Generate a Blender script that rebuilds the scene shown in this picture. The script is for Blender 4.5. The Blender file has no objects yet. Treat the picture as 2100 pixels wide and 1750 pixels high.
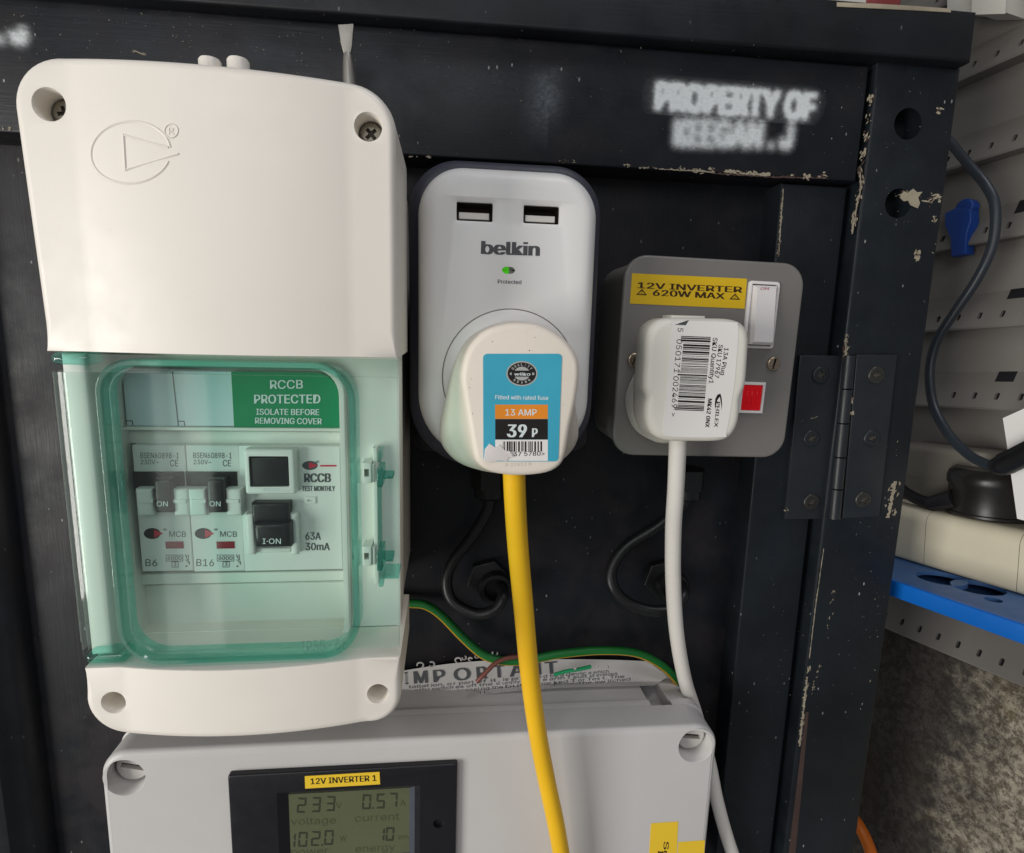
import bpy, bmesh, math, random
import numpy as np
from mathutils import Vector, Matrix
from mathutils.geometry import tessellate_polygon

scn = bpy.context.scene
COL = scn.collection
random.seed(7)
rng = np.random.default_rng(11)
MM = 0.001

# ------------------------------------------------------------------ camera
FPX, CX, CY, DCAM = 1200.0, 1050.0, 874.7, 300.0      # focal length in pixels of a 2100 px wide frame; mm from the door panel
_V = Vector((-183.0, 7075.0, FPX))
_H = Vector((10750.0, (-FPX * FPX + 183.0 * 10750.0) / 7075.0, FPX))
EX = _H.normalized(); EZ = (-_V).normalized(); EY = EZ.cross(EX)
cam = bpy.data.cameras.new('camera'); camo = bpy.data.objects.new('camera', cam); COL.objects.link(camo)
cam.sensor_fit = 'HORIZONTAL'; cam.sensor_width = 36.0; cam.lens = 36.0 * FPX / 2100.0
cam.clip_start = 0.005; cam.clip_end = 20.0
r_, u_, b_ = (Vector((EX[i], EY[i], EZ[i])) for i in range(3))
camo.matrix_world = Matrix(((r_.x, -u_.x, -b_.x, 0), (r_.y, -u_.y, -b_.y, -DCAM * MM), (r_.z, -u_.z, -b_.z, 0), (0, 0, 0, 1)))
scn.camera = camo
scn.view_settings.view_transform = 'Standard'; scn.view_settings.look = 'None'
scn.view_settings.exposure = 0.0; scn.view_settings.gamma = 1.0
scn.cycles.max_bounces = 8; scn.cycles.transparent_max_bounces = 16
scn.cycles.caustics_reflective = False; scn.cycles.caustics_refractive = False

# ------------------------------------------------------------------ light: a wide bright doorway to the left, dim room around
w = bpy.data.worlds.new('World'); scn.world = w; w.use_nodes = True
bg = w.node_tree.nodes['Background']
bg.inputs[0].default_value = (0.95, 0.97, 1.0, 1); bg.inputs[1].default_value = 0.15
def lamp(name, loc, tgt, size, size_y, power, col):
    l = bpy.data.lights.new(name, 'AREA'); l.shape = 'RECTANGLE'; l.size = size; l.size_y = size_y
    l.energy = power; l.color = col
    o = bpy.data.objects.new(name, l); COL.objects.link(o); o.location = loc
    o.rotation_euler = (Vector(tgt) - Vector(loc)).to_track_quat('-Z', 'Y').to_euler()
    return o
lamp('doorway_light', (-1.37, -1.05, -0.25), (0.0, -0.05, -0.06), 0.7, 0.9, 23.5, (1.0, 0.965, 0.91))
lamp('room_light', (-0.42, -1.60, 0.62), (0.05, 0, -0.1), 1.0, 0.7, 6.0, (0.97, 0.975, 1.0))
lamp('glare_light', (-0.70, -1.30, -0.42), (-0.08, -0.11, -0.06), 0.14, 1.0, 0.42, (1.0, 0.97, 0.92))  # added strip lamp: a glare band in the window and some fill
lamp('overhead_light', (0.42, -0.62, 1.35), (0.25, 0.05, -0.1), 0.5, 0.5, 5.0, (0.95, 0.94, 1.0))

# ------------------------------------------------------------------ pixel rays -> real points on planes a known distance off the door
def ray(px, py):
    c = Vector((px - CX, py - CY, FPX)); return Vector((EX.dot(c), EY.dot(c), EZ.dot(c)))
def M2(px, py, d):                     # (x, z) in mm on the plane d mm in front of the door panel
    r = ray(px, py); t = (DCAM - d) / r.y; return (r.x * t, r.z * t)
def Q(px, py, d):
    x, z = M2(px, py, d); return Vector((x, -d, z)) * MM
def W3(x, z, d): return Vector((x, -d, z)) * MM
# frame of the side wall on the right: u runs back, n points into the room, v up
SU = Vector((-325, 1243, -109)).normalized(); SN = SU.cross(Vector((0, 0, 1))).normalized()
if SN.x > 0: SN = -SN
SV = SN.cross(SU)
if SV.z < 0: SV = -SV
SA = Vector((350, 0, 0))
def S3(u, v, n): return (SA + SU * u + SV * v + SN * n) * MM
def QS(px, py, n):
    r = ray(px, py); B = SA + Vector((0, DCAM, 0)) + SN * n; t = B.dot(SN) / r.dot(SN)
    return (r * t - Vector((0, DCAM, 0))) * MM
def US(px, py, n):
    p = QS(px, py, n) / MM - SA; return p.dot(SU), p.dot(SV)

# ------------------------------------------------------------------ materials
def lin(c): return tuple(((v / 255) / 12.92 if v / 255 <= 0.04045 else ((v / 255 + 0.055) / 1.055) ** 2.4) for v in c)
MATS = {}
def newmat(name):
    m = bpy.data.materials.new(name); m.use_nodes = True; MATS[name] = m
    nt = m.node_tree; return m, nt, nt.nodes, nt.links, nt.nodes['Principled BSDF']
def nz(nt, co, scale, detail=4, rough=0.6, stretch=None):
    n = nt.nodes.new('ShaderNodeTexNoise'); n.inputs['Scale'].default_value = scale
    n.inputs['Detail'].default_value = detail; n.inputs['Roughness'].default_value = rough
    src = co
    if stretch:
        mp = nt.nodes.new('ShaderNodeMapping'); mp.inputs['Scale'].default_value = stretch
        nt.links.new(co, mp.inputs[0]); src = mp.outputs[0]
    nt.links.new(src, n.inputs['Vector']); return n.outputs['Fac']
def ramp(nt, src, a, b, v0=0.0, v1=1.0):
    n = nt.nodes.new('ShaderNodeMapRange'); n.clamp = True
    n.inputs[1].default_value = a; n.inputs[2].default_value = b; n.inputs[3].default_value = v0; n.inputs[4].default_value = v1
    nt.links.new(src, n.inputs[0]); return n.outputs[0]
def mix(nt, fac, a, b):
    n = nt.nodes.new('ShaderNodeMix'); n.data_type = 'RGBA'
    for sock, v in ((n.inputs['Factor'], fac), (n.inputs[6], a), (n.inputs[7], b)):
        if hasattr(v, 'is_output'): nt.links.new(v, sock)
        elif isinstance(v, (int, float)): sock.default_value = v
        else: sock.default_value = (*v, 1)
    return n.outputs[2]
def mul(nt, a, b):
    n = nt.nodes.new('ShaderNodeMath'); n.operation = 'MULTIPLY'
    for i, v in enumerate((a, b)):
        if hasattr(v, 'is_output'): nt.links.new(v, n.inputs[i])
        else: n.inputs[i].default_value = v
    return n.outputs[0]
def bump(nt, p, h, strength, dist):
    n = nt.nodes.new('ShaderNodeBump'); n.inputs['Strength'].default_value = strength; n.inputs['Distance'].default_value = dist
    nt.links.new(h, n.inputs['Height']); nt.links.new(n.outputs[0], p.inputs['Normal'])
def plastic(name, rgb, rough=0.42, var=0.06, grain=0.25, spec=0.4, dirt=0.0, dirtcol=(90, 80, 62), metal=0.0, emit=None):
    m, nt, N, L, p = newmat(name); c = lin(rgb)
    co = N.new('ShaderNodeTexCoord').outputs['Object']
    f = ramp(nt, nz(nt, co, 38, 5), 0.3, 0.7)
    col = mix(nt, f, tuple(v * (1 - var) for v in c), tuple(min(1, v * (1 + var)) for v in c))
    if dirt > 0:
        d1 = ramp(nt, nz(nt, co, 900, 3, 0.7), 0.62, 0.78); d2 = ramp(nt, nz(nt, co, 60, 4, 0.7), 0.45, 0.75)
        col = mix(nt, mul(nt, mul(nt, d1, d2), dirt), col, lin(dirtcol))
    L.new(col, p.inputs['Base Color'])
    p.inputs['Metallic'].default_value = metal; p.inputs['Specular IOR Level'].default_value = spec
    L.new(ramp(nt, nz(nt, co, 120, 4), 0.3, 0.7, max(0.02, rough - 0.06), rough + 0.06), p.inputs['Roughness'])
    if grain: bump(nt, p, nz(nt, co, 2600, 2, 0.5), grain * 0.4, 0.00008)
    if emit: p.inputs['Emission Color'].default_value = (*lin(emit[0]), 1); p.inputs['Emission Strength'].default_value = emit[1]
    return m
def wood(name, rgb, grain_axis, fleck=1.0, rough=0.5, brown=0.0):
    m, nt, N, L, p = newmat(name); c = lin(rgb)
    co = N.new('ShaderNodeTexCoord').outputs['Object']
    st = {'x': (0.05, 1, 1), 'z': (1, 1, 0.05)}[grain_axis]
    g = nz(nt, co, 900, 4, 0.65, st)
    big = nz(nt, co, 16, 5, 0.6)
    col = mix(nt, ramp(nt, big, 0.35, 0.7), tuple(v * 0.65 for v in c), tuple(v * 1.35 for v in c))
    if brown: col = mix(nt, mul(nt, ramp(nt, nz(nt, co, 30, 3), 0.45, 0.65), brown), col, lin((44, 36, 38)))
    # dried splashes and dust: small pale flecks, dense in places
    v = N.new('ShaderNodeTexVoronoi'); v.inputs['Scale'].default_value = 210; v.inputs['Randomness'].default_value = 1
    mp = N.new('ShaderNodeMapping'); mp.inputs['Rotation'].default_value = (0, 0.5, 0); mp.inputs['Scale'].default_value = (1.5, 1.0, 0.75)
    L.new(co, mp.inputs[0]); L.new(mp.outputs[0], v.inputs['Vector'])
    sep = N.new('ShaderNodeSeparateColor'); L.new(v.outputs['Color'], sep.inputs[0])
    rad = mul(nt, ramp(nt, sep.outputs[0], 0.55, 1.0), 0.16)
    sub = N.new('ShaderNodeMath'); sub.operation = 'SUBTRACT'; L.new(rad, sub.inputs[0]); L.new(v.outputs['Distance'], sub.inputs[1])
    fl = mul(nt, ramp(nt, sub.outputs[0], 0.0, 0.03), ramp(nt, nz(nt, co, 22, 4, 0.7), 0.40, 0.60))
    fine = mul(nt, ramp(nt, nz(nt, co, 1700, 2, 0.5), 0.70, 0.78), ramp(nt, nz(nt, co, 40, 4, 0.7), 0.42, 0.7, 0.05, 0.6))
    col = mix(nt, mul(nt, fine, 0.6 * fleck), col, lin((120, 122, 125)))
    col = mix(nt, mul(nt, fl, 0.8 * fleck), col, lin((160, 160, 158)))
    L.new(col, p.inputs['Base Color'])
    L.new(ramp(nt, nz(nt, co, 60, 4), 0.3, 0.7, rough - 0.1, rough + 0.14), p.inputs['Roughness'])
    p.inputs['Specular IOR Level'].default_value = 0.3
    bump(nt, p, g, 0.35, 0.00025)
    return m
def clear(name, tint, refl=0.06, rough=0.06):
    m, nt, N, L, p = newmat(name); N.remove(p)
    t = N.new('ShaderNodeBsdfTransparent'); t.inputs[0].default_value = (*tint, 1)
    g = N.new('ShaderNodeBsdfGlossy'); g.inputs['Roughness'].default_value = rough
    lw = N.new('ShaderNodeLayerWeight'); lw.inputs[0].default_value = 0.5
    pw = N.new('ShaderNodeMath'); pw.operation = 'POWER'; L.new(lw.outputs['Facing'], pw.inputs[0]); pw.inputs[1].default_value = 4.0
    fac = ramp(nt, pw.outputs[0], 0, 1, refl, 0.6)
    mx = N.new('ShaderNodeMixShader'); L.new(fac, mx.inputs[0]); L.new(t.outputs[0], mx.inputs[1]); L.new(g.outputs[0], mx.inputs[2])
    L.new(mx.outputs[0], N['Material Output'].inputs[0]); return m
def spray(name, rgb):                      # thin sprayed paint or painted sheen; coverage comes from the mesh, broken up by the wood grain
    m, nt, N, L, p = newmat(name)
    a = N.new('ShaderNodeAttribute'); a.attribute_name = 'coverage'
    co = N.new('ShaderNodeTexCoord').outputs['Object']
    gr = ramp(nt, nz(nt, co, 700, 3, 0.6, (0.6, 1, 1)), 0.3, 0.7, -0.16, 0.16)
    ad = N.new('ShaderNodeMath'); ad.operation = 'ADD'; L.new(a.outputs['Fac'], ad.inputs[0])
    L.new(mul(nt, gr, ramp(nt, a.outputs['Fac'], 0.0, 0.35)), ad.inputs[1]); ad.use_clamp = True
    p.inputs['Base Color'].default_value = (*lin(rgb), 1); p.inputs['Roughness'].default_value = 0.7
    t = N.new('ShaderNodeBsdfTransparent'); mx = N.new('ShaderNodeMixShader')
    L.new(ad.outputs[0], mx.inputs[0]); L.new(t.outputs[0], mx.inputs[1]); L.new(p.outputs[0], mx.inputs[2])
    L.new(mx.outputs[0], N['Material Output'].inputs[0]); return m

CREAM = plastic('cream_plastic', (229, 223, 213), 0.43, 0.015, 0.4, spec=0.7, dirt=0.22)
GREYBOX = plastic('light_grey_plastic', (196, 194, 192), 0.42, 0.015, 0.35, dirt=0.12)
BODY = plastic('pale_body_plastic', (228, 229, 222), 0.45, 0.02, 0.2)
MODW = plastic('breaker_white', (222, 223, 219), 0.45, 0.02, 0.15)
BLACK = plastic('black_plastic', (26, 26, 29), 0.35, 0.1, 0.2)
BLACKD = plastic('dusty_black_plastic', (34, 32, 31), 0.32, 0.2, 0.3, dirt=0.8, dirtcol=(112, 104, 94))
CHAR = plastic('charcoal_plastic', (58, 59, 70), 0.5, 0.05, 0.3)
WHITE = plastic('cool_white_plastic', (232, 231, 228), 0.4, 0.012, 0.3)
USBIN = plastic('usb_dark_metal', (70, 62, 54), 0.35, 0.1, 0.1, metal=0.6)
TONGUE = plastic('usb_tongue', (226, 222, 216), 0.5, 0.03, 0)
PLUGW = plastic('aged_white_plug', (226, 217, 204), 0.45, 0.03, 0.3, dirt=0.45)
PLUGX = plastic('white_plug', (222, 219, 209), 0.42, 0.02, 0.25, dirt=0.1)
GREYMET = plastic('grey_painted_steel', (120, 117, 113), 0.38, 0.04, 0.5, dirt=0.1, dirtcol=(60, 58, 55))
ROCKER = plastic('rocker_white', (226, 222, 220), 0.32, 0.01, 0.1)
NEON = plastic('red_neon_lens', (200, 8, 22), 0.12, 0.2, 0, emit=((225, 6, 16), 0.16))
LED = plastic('green_led', (40, 150, 20), 0.2, 0.1, 0, emit=((90, 220, 20), 0.35))
LEDOFF = plastic('led_lens', (120, 128, 112), 0.2, 0.1, 0)
BRASS = plastic('dull_nickel', (176, 160, 140), 0.3, 0.15, 0.4, metal=0.85)
STEEL = plastic('worn_steel', (150, 147, 140), 0.45, 0.12, 0.5, metal=0.75)
DKSTEEL = plastic('painted_over_screw', (62, 62, 60), 0.35, 0.3, 0.8, metal=0.5, dirt=0.8, dirtcol=(150, 148, 140))
SCREWG = plastic('grey_nylon_screw', (196, 193, 188), 0.4, 0.05, 0.3, dirt=0.5)
SLOT = plastic('slot_dark', (72, 68, 62), 0.7, 0.3, 0.3)  # one dark tone for screw slot floors and dirt specks
COVSC = plastic('dull_steel_screw', (136, 130, 118), 0.4, 0.2, 0.4, metal=0.6)
HINGEM = plastic('black_painted_steel', (34, 38, 42), 0.4, 0.18, 0.9, dirt=0.4, dirtcol=(95, 92, 86))
YELCABLE = plastic('yellow_flex', (240, 188, 30), 0.42, 0.04, 0.5, dirt=0.5)
WHTCABLE = plastic('white_flex', (222, 218, 211), 0.42, 0.03, 0.4, dirt=0.5)
BLKCABLE = plastic('black_flex', (22, 23, 25), 0.38, 0.2, 0.5, dirt=0.35, dirtcol=(80, 78, 72))
GREYCABLE = plastic('dark_blue_grey_flex', (40, 47, 54), 0.4, 0.1, 0.4, dirt=0.2)
EARTHG = plastic('earth_green', (20, 98, 40), 0.4, 0.06, 0.2)
EARTHY = plastic('earth_yellow', (176, 136, 34), 0.4, 0.06, 0.2)
COPPER = plastic('brown_wire', (112, 66, 56), 0.45, 0.15, 0.3)
GREENOFF = plastic('green_offcut', (26, 140, 90), 0.4, 0.08, 0.2)
SWARF = plastic('white_swarf', (158, 158, 156), 0.5, 0.1, 0.3)
YELLAB = plastic('yellow_label', (222, 184, 32), 0.42, 0.03, 0.15)
YELLAB2 = plastic('bright_yellow_label', (236, 198, 52), 0.42, 0.02, 0.15)
INK = plastic('black_ink', (26, 22, 20), 0.5, 0.1, 0)
INKBR = plastic('brown_black_ink', (58, 36, 12), 0.5, 0.15, 0)
INKG = plastic('grey_ink', (74, 76, 80), 0.5, 0.05, 0)
INKB = plastic('slate_print', (80, 80, 84), 0.45, 0.04, 0)
INKPALE = plastic('pale_print', (212, 222, 222), 0.5, 0.03, 0)
INKRED = plastic('red_print', (196, 36, 62), 0.5, 0.05, 0)
INKPINK = plastic('worn_red_print', (196, 130, 136), 0.5, 0.2, 0)
FLAG = plastic('dark_red_flag', (140, 26, 40), 0.35, 0.1, 0)
GREENLAB = plastic('green_label', (0, 132, 84), 0.4, 0.03, 0.1)
BLUELAB = plastic('pale_blue_label', (206, 220, 224), 0.4, 0.02, 0.1)
CYAN = plastic('cyan_sticker', (62, 164, 190), 0.4, 0.06, 0.15, dirt=0.25, dirtcol=(205, 215, 215))
ORANGE = plastic('orange_print', (226, 138, 40), 0.4, 0.08, 0.1)
PAPER = plastic('white_sticker_paper', (226, 224, 220), 0.5, 0.02, 0.15)
PAPERT = plastic('torn_paper', (214, 208, 206), 0.8, 0.08, 1.2)
FOIL = plastic('silver_print', (168, 170, 166), 0.4, 0.08, 0.1)
LCD = plastic('lcd_glass', (90, 94, 70), 0.2, 0.06, 0.0, emit=((110, 116, 90), 0.03))
LCDINK = plastic('lcd_segment', (56, 60, 46), 0.3, 0.05, 0.0)
LCDTXT = plastic('lcd_word', (76, 82, 60), 0.3, 0.05, 0.0)
BEZEL = plastic('black_bezel', (27, 27, 31), 0.32, 0.06, 0.35)
BEZELIN = plastic('slate_bezel_edge', (70, 74, 84), 0.35, 0.05, 0.2)
CLEAR = clear('pale_green_clear', (0.93, 0.988, 0.965), 0.045, 0.05)
TEAL = clear('teal_clear', (0.60, 0.91, 0.85), 0.07, 0.06)
TEALD = clear('deep_teal_clear', (0.28, 0.76, 0.68), 0.08, 0.06)
EMBOSS = clear('clear_emboss', (0.90, 0.97, 0.95), 0.14, 0.25)
PANELW = wood('black_painted_panel', (20, 23, 28), 'z', 0.7, 0.46, 0.45)
RAILW = wood('black_painted_rail', (22, 25, 30), 'x', 1.2, 0.42, 0.25)
STILEW = wood('black_painted_stile', (22, 27, 32), 'z', 0.6, 0.46)
POSTW = wood('black_painted_post', (24, 29, 34), 'z', 1.25, 0.45)
BEAMW = wood('black_painted_beam', (24, 26, 30), 'x', 0.35, 0.46)
CHIP = plastic('bare_wood', (150, 141, 122), 0.75, 0.3, 1.5, dirt=0.7, dirtcol=(84, 70, 58))
BROWNW = plastic('old_brown_paint', (66, 50, 46), 0.6, 0.3, 1.0)
LOUVRE = plastic('grey_enamel_panel', (114, 110, 105), 0.4, 0.05, 0.4, dirt=0.35)
BLUE = plastic('blue_plastic', (14, 100, 190), 0.36, 0.05, 0.3, dirt=0.25, dirtcol=(170, 180, 190))
BLUED = plastic('dusty_blue_plastic', (66, 104, 156), 0.5, 0.1, 0.4, dirt=0.5, dirtcol=(170, 180, 190))
BLUEC = plastic('dark_blue_clip', (20, 62, 140), 0.35, 0.08, 0.3)
CREAMB = plastic('yellowed_plastic', (214, 206, 182), 0.42, 0.04, 0.3, dirt=0.5)
GREYAD = plastic('dusty_grey_adaptor', (122, 117, 108), 0.5, 0.06, 0.3, dirt=0.3)
PVC = plastic('white_pvc', (206, 204, 194), 0.4, 0.03, 0.2)
SPRAY = spray('white_spray_paint', (206, 212, 214))
SHEENG = spray('grey_sheen', (104, 112, 120))

# ------------------------------------------------------------------ mesh builder
def dist(a, b): return math.hypot(a[0] - b[0], a[1] - b[1])
def rrect(x0, z0, x1, z1, r, n=8):
    """rounded rectangle, counter-clockwise seen from the camera; r: one radius or (bl, br, tr, tl)"""
    if not isinstance(r, (tuple, list)): r = (r,) * 4
    out = []
    for (cx, cz, a0, rr) in ((x0 + r[0], z0 + r[0], 180, r[0]), (x1 - r[1], z0 + r[1], 270, r[1]), (x1 - r[2], z1 - r[2], 0, r[2]), (x0 + r[3], z1 - r[3], 90, r[3])):
        k = n if rr > 0.01 else 0
        for i in range(k + 1):
            a = math.radians(a0 + (90 * i / k if k else 45)); out.append((cx + rr * math.cos(a), cz + rr * math.sin(a)))
    return out
def circle(cx, cz, r, n=28, rz=None):
    rz = rz or r
    return [(cx + r * math.cos(2 * math.pi * i / n), cz + rz * math.sin(2 * math.pi * i / n)) for i in range(n)]
def inset(o, b):
    n = len(o); out = []
    for i in range(n):
        p, q, s = Vector(o[i - 1]), Vector(o[i]), Vector(o[(i + 1) % n])
        e1 = (q - p); e2 = (s - q)
        if e1.length < 1e-9: e1 = e2
        if e2.length < 1e-9: e2 = e1
        n1 = Vector((-e1.y, e1.x)).normalized(); n2 = Vector((-e2.y, e2.x)).normalized()
        m = n1 + n2
        m = m / max(0.35, m.length_squared / 2) if m.length > 1e-6 else n1
        out.append(tuple(q + m * b))
    return out
def dense(o, step):
    out = []
    for i in range(len(o)):
        a, b = o[i], o[(i + 1) % len(o)]; k = max(1, int(dist(a, b) / step))
        out += [(a[0] + (b[0] - a[0]) * j / k, a[1] + (b[1] - a[1]) * j / k) for j in range(k)]
    return out
def rot(o, cx, cz, deg):
    c, s = math.cos(math.radians(deg)), math.sin(math.radians(deg))
    return [(cx + (x - cx) * c - (z - cz) * s, cz + (x - cx) * s + (z - cz) * c) for x, z in o]
def spline(pts, n, closed=False):
    """Catmull-Rom through points of any dimension, n samples a span"""
    P = [np.array(p, float) for p in pts]; L = len(P); out = []
    for i in range(L if closed else L - 1):
        g = (lambda k: P[k % L]) if closed else (lambda k: P[min(max(k, 0), L - 1)])
        p0, p1, p2, p3 = g(i - 1), g(i), g(i + 1), g(i + 2)
        for j in range(n):
            t = j / n
            out.append(0.5 * ((2 * p1) + (-p0 + p2) * t + (2 * p0 - 5 * p1 + 4 * p2 - p3) * t * t + (-p0 + 3 * p1 - 3 * p2 + p3) * t ** 3))
    if not closed: out.append(P[-1])
    return [tuple(p) for p in out]
def resample(o, n, cx, cz):
    """closed outline resampled at n equal angles round (cx, cz), counter-clockwise"""
    A = [(math.atan2(z - cz, x - cx), x, z) for x, z in o]; A.sort(); A = [(A[-1][0] - 2 * math.pi, *A[-1][1:])] + A + [(A[0][0] + 2 * math.pi, *A[0][1:])]
    a = np.array(A); th = np.linspace(-math.pi, math.pi, n, endpoint=False)
    return list(zip(np.interp(th, a[:, 0], a[:, 1]), np.interp(th, a[:, 0], a[:, 2])))
ORI = {}
class MB:
    def __init__(s): s.v = []; s.f = []; s.m = []; s.sm = []
    def add(s, vs, fs, mat=0, smooth=False):
        b = len(s.v); s.v += [tuple(v) for v in vs]
        for f in fs: s.f.append(tuple(b + i for i in f)); s.m.append(mat); s.sm.append(smooth)
    def loft(s, rings, cap0=False, cap1=False, mat=0, smooth=True, closed=True):
        n = len(rings[0]); vs = [p for r in rings for p in r]; fs = []
        for k in range(len(rings) - 1):
            for i in range(n if closed else n - 1):
                j = (i + 1) % n; fs.append((k * n + i, k * n + j, (k + 1) * n + j, (k + 1) * n + i))
        s.add(vs, fs, mat, smooth)
        if cap0: s.add(rings[0], [tuple(range(n))[::-1]], mat)
        if cap1: s.add(rings[-1], [tuple(range(n))], mat)
    def flat(s, outline, d, fr=W3, holes=(), mat=0, smooth=False):
        loops = [outline] + list(holes); vs = [fr(x, z, d if not callable(d) else d(x, z)) for l in loops for x, z in l]
        if not holes: s.add(vs, [tuple(range(len(vs)))], mat, smooth); return
        flatl = [p for l in loops for p in l]
        tris = tessellate_polygon([[Vector((x, z, 0)) for x, z in l] for l in loops])
        fs = []
        for a, b, c in tris:
            A, B, C = flatl[a], flatl[b], flatl[c]
            ar = (B[0] - A[0]) * (C[1] - A[1]) - (C[0] - A[0]) * (B[1] - A[1])
            if abs(ar) > 1e-9: fs.append((a, b, c) if ar > 0 else (a, c, b))
        s.add(vs, fs, mat, smooth)
    def prism(s, o, d0, d1, bev=0.0, fr=W3, holes=(), hdepth=None, mat=0, seg=3, back=True, front=True, floor=True):
        """solid from depth d0 (wall side) to d1 (camera side) with a rounded front edge; holes are sunk hdepth mm"""
        rings = [[fr(x, z, d0) for x, z in o]]
        if bev > 0:
            for k in range(seg + 1):
                a = math.pi / 2 * k / seg; oo = inset(o, bev * (1 - math.cos(a))) if k else o
                rings.append([fr(x, z, d1 - bev + bev * math.sin(a)) for x, z in oo])
            top = inset(o, bev)
        else: rings.append([fr(x, z, d1) for x, z in o]); top = o
        s.loft(rings, mat=mat)
        if back: s.add(rings[0], [tuple(range(len(o)))[::-1]], mat)
        if front: s.flat(top, d1, fr, holes, mat)
        for h in holes:
            dd = hdepth if hdepth is not None else d1 - d0
            s.loft([[fr(x, z, d1) for x, z in h], [fr(x, z, d1 - dd) for x, z in h]], mat=mat)
            if floor and hdepth is not None: s.flat(h, d1 - dd, fr, mat=mat)
    def box(s, x0, z0, x1, z1, d0, d1, bev=0.0, fr=W3, r=0.0, mat=0):
        s.prism(rrect(min(x0, x1), min(z0, z1), max(x0, x1), max(z0, z1), max(r, 1e-3 if r else 0)), d0, d1, bev, fr, mat=mat)
    def tube(s, pts, rad, n=14, per=8, caps=True, matf=None, mat=0):
        c = [Vector(p) for p in spline([tuple(p) for p in pts], per)]
        R = rad if callable(rad) else (lambda t: rad)
        t0 = (c[1] - c[0]).normalized(); up = t0.orthogonal().normalized(); rings = []
        for i, p in enumerate(c):
            t = (c[min(i + 1, len(c) - 1)] - c[max(i - 1, 0)]).normalized()
            up = (up - t * up.dot(t)).normalized(); sd = t.cross(up); r = R(i / (len(c) - 1)) * MM
            rings.append([p + (up * math.cos(2 * math.pi * k / n) + sd * math.sin(2 * math.pi * k / n)) * r for k in range(n)])
        if matf:
            for i in range(len(rings) - 1):
                for k in range(n):
                    j = (k + 1) % n
            vs = [p for r in rings for p in r]; by = {}
            for i in range(len(rings) - 1):
                for k in range(n):
                    j = (k + 1) % n; by.setdefault(matf(k / n), []).append((i * n + k, i * n + j, (i + 1) * n + j, (i + 1) * n + k))
            b = len(s.v); s.v += [tuple(v) for v in vs]
            for mt, fs in by.items():
                for f in fs: s.f.append(tuple(b + q for q in f)); s.m.append(mt); s.sm.append(True)
        else: s.loft(rings, caps, caps, mat)
    def text(s, txt, x0, y0, x1, y1, h, d, bold=0.0, P=None, mat=0, shear=0.0):
        """flat print: baseline from pixel (x0,y0) to (x1,y1), capitals h pixels tall, on the plane at depth d"""
        P = P or (lambda px, py: Q(px, py, d)); v2, fs = glyphs(txt, 0); a = np.array(v2)
        lo, hi = a[:, 0].min(), a[:, 0].max(); dx, dy = x1 - x0, y1 - y0; l = math.hypot(dx, dy); ux, uy = dy / l, -dx / l
        ex_ = h * bold / CAPH / l                       # heavier strokes: the letters struck again a hair to each side
        for k, sh in enumerate((0, -1, 1) if bold else (0,)):
            out = []
            for x, z in v2:
                t = (x - lo) / (hi - lo) * (1 - 2 * ex_) + ex_ + sh * ex_; q = z / CAPH * h; t += shear * z / CAPH * h / l
                p = P(x0 + dx * t + ux * q, y0 + dy * t + uy * q); out.append((p[0], p[1] - k * 1.2e-5 - (len(out) * 7 % 11) * 3e-7, p[2]))
            s.add(out, fs, mat)
    def poly(s, pts, d, mat=0, P=None):
        P = P or (lambda x, y: Q(x, y, d)); s.add([P(x, y) for x, y in pts], [tuple(range(len(pts)))[::-1]], mat)
    def rect(s, x0, y0, x1, y1, d, mat=0, P=None): s.poly([(x0, y0), (x1, y0), (x1, y1), (x0, y1)], d, mat, P)
    def build(s, name, mats, parent=None, origin=None, sharp=38, label=None):
        if not isinstance(mats, (list, tuple)): mats = [mats]
        if parent is not None: o0 = ORI[parent.name]
        elif origin is not None: o0 = Vector(origin)
        else:
            a = np.array(s.v); o0 = Vector((a.min(0) + a.max(0)) / 2)
        me = bpy.data.meshes.new(name); me.from_pydata([(v[0] - o0.x, v[1] - o0.y, v[2] - o0.z) for v in s.v], [], s.f)
        for m in mats: me.materials.append(m)
        me.polygons.foreach_set('material_index', s.m); me.polygons.foreach_set('use_smooth', s.sm)
        me.update(); me.validate()
        bm = bmesh.new(); bm.from_mesh(me); bmesh.ops.remove_doubles(bm, verts=bm.verts, dist=1e-7); bm.to_mesh(me); bm.free()
        me.set_sharp_from_angle(angle=math.radians(sharp))
        o = bpy.data.objects.new(name, me); COL.objects.link(o)
        if parent is not None: o.parent = parent
        else: o.location = o0
        ORI[o.name] = o0
        if label: o['label'] = label
        return o
_gl = {}
FONT = None
try: FONT = bpy.data.fonts.load(bpy.utils.resource_path('LOCAL') + '/datafiles/fonts/Inter.woff2')   # the sans face that ships with Blender
except Exception: pass
def glyphs(txt, bold):
    if (txt, bold) not in _gl:
        cu = bpy.data.curves.new('print', 'FONT'); cu.body = txt; cu.size = 1; cu.font = FONT if FONT else cu.font; cu.resolution_u = 3
        ob = bpy.data.objects.new('print', cu); COL.objects.link(ob)
        me = bpy.data.meshes.new_from_object(ob.evaluated_get(bpy.context.evaluated_depsgraph_get()))
        v = [(p.co.x, p.co.y) for p in me.vertices]; f = [tuple(p.vertices) for p in me.polygons]
        bpy.data.objects.remove(ob); bpy.data.curves.remove(cu); bpy.data.meshes.remove(me); _gl[(txt, bold)] = (v, f)
    return _gl[(txt, bold)]
CAPH = max(z for x, z in glyphs('H', 0.0)[0])

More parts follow.
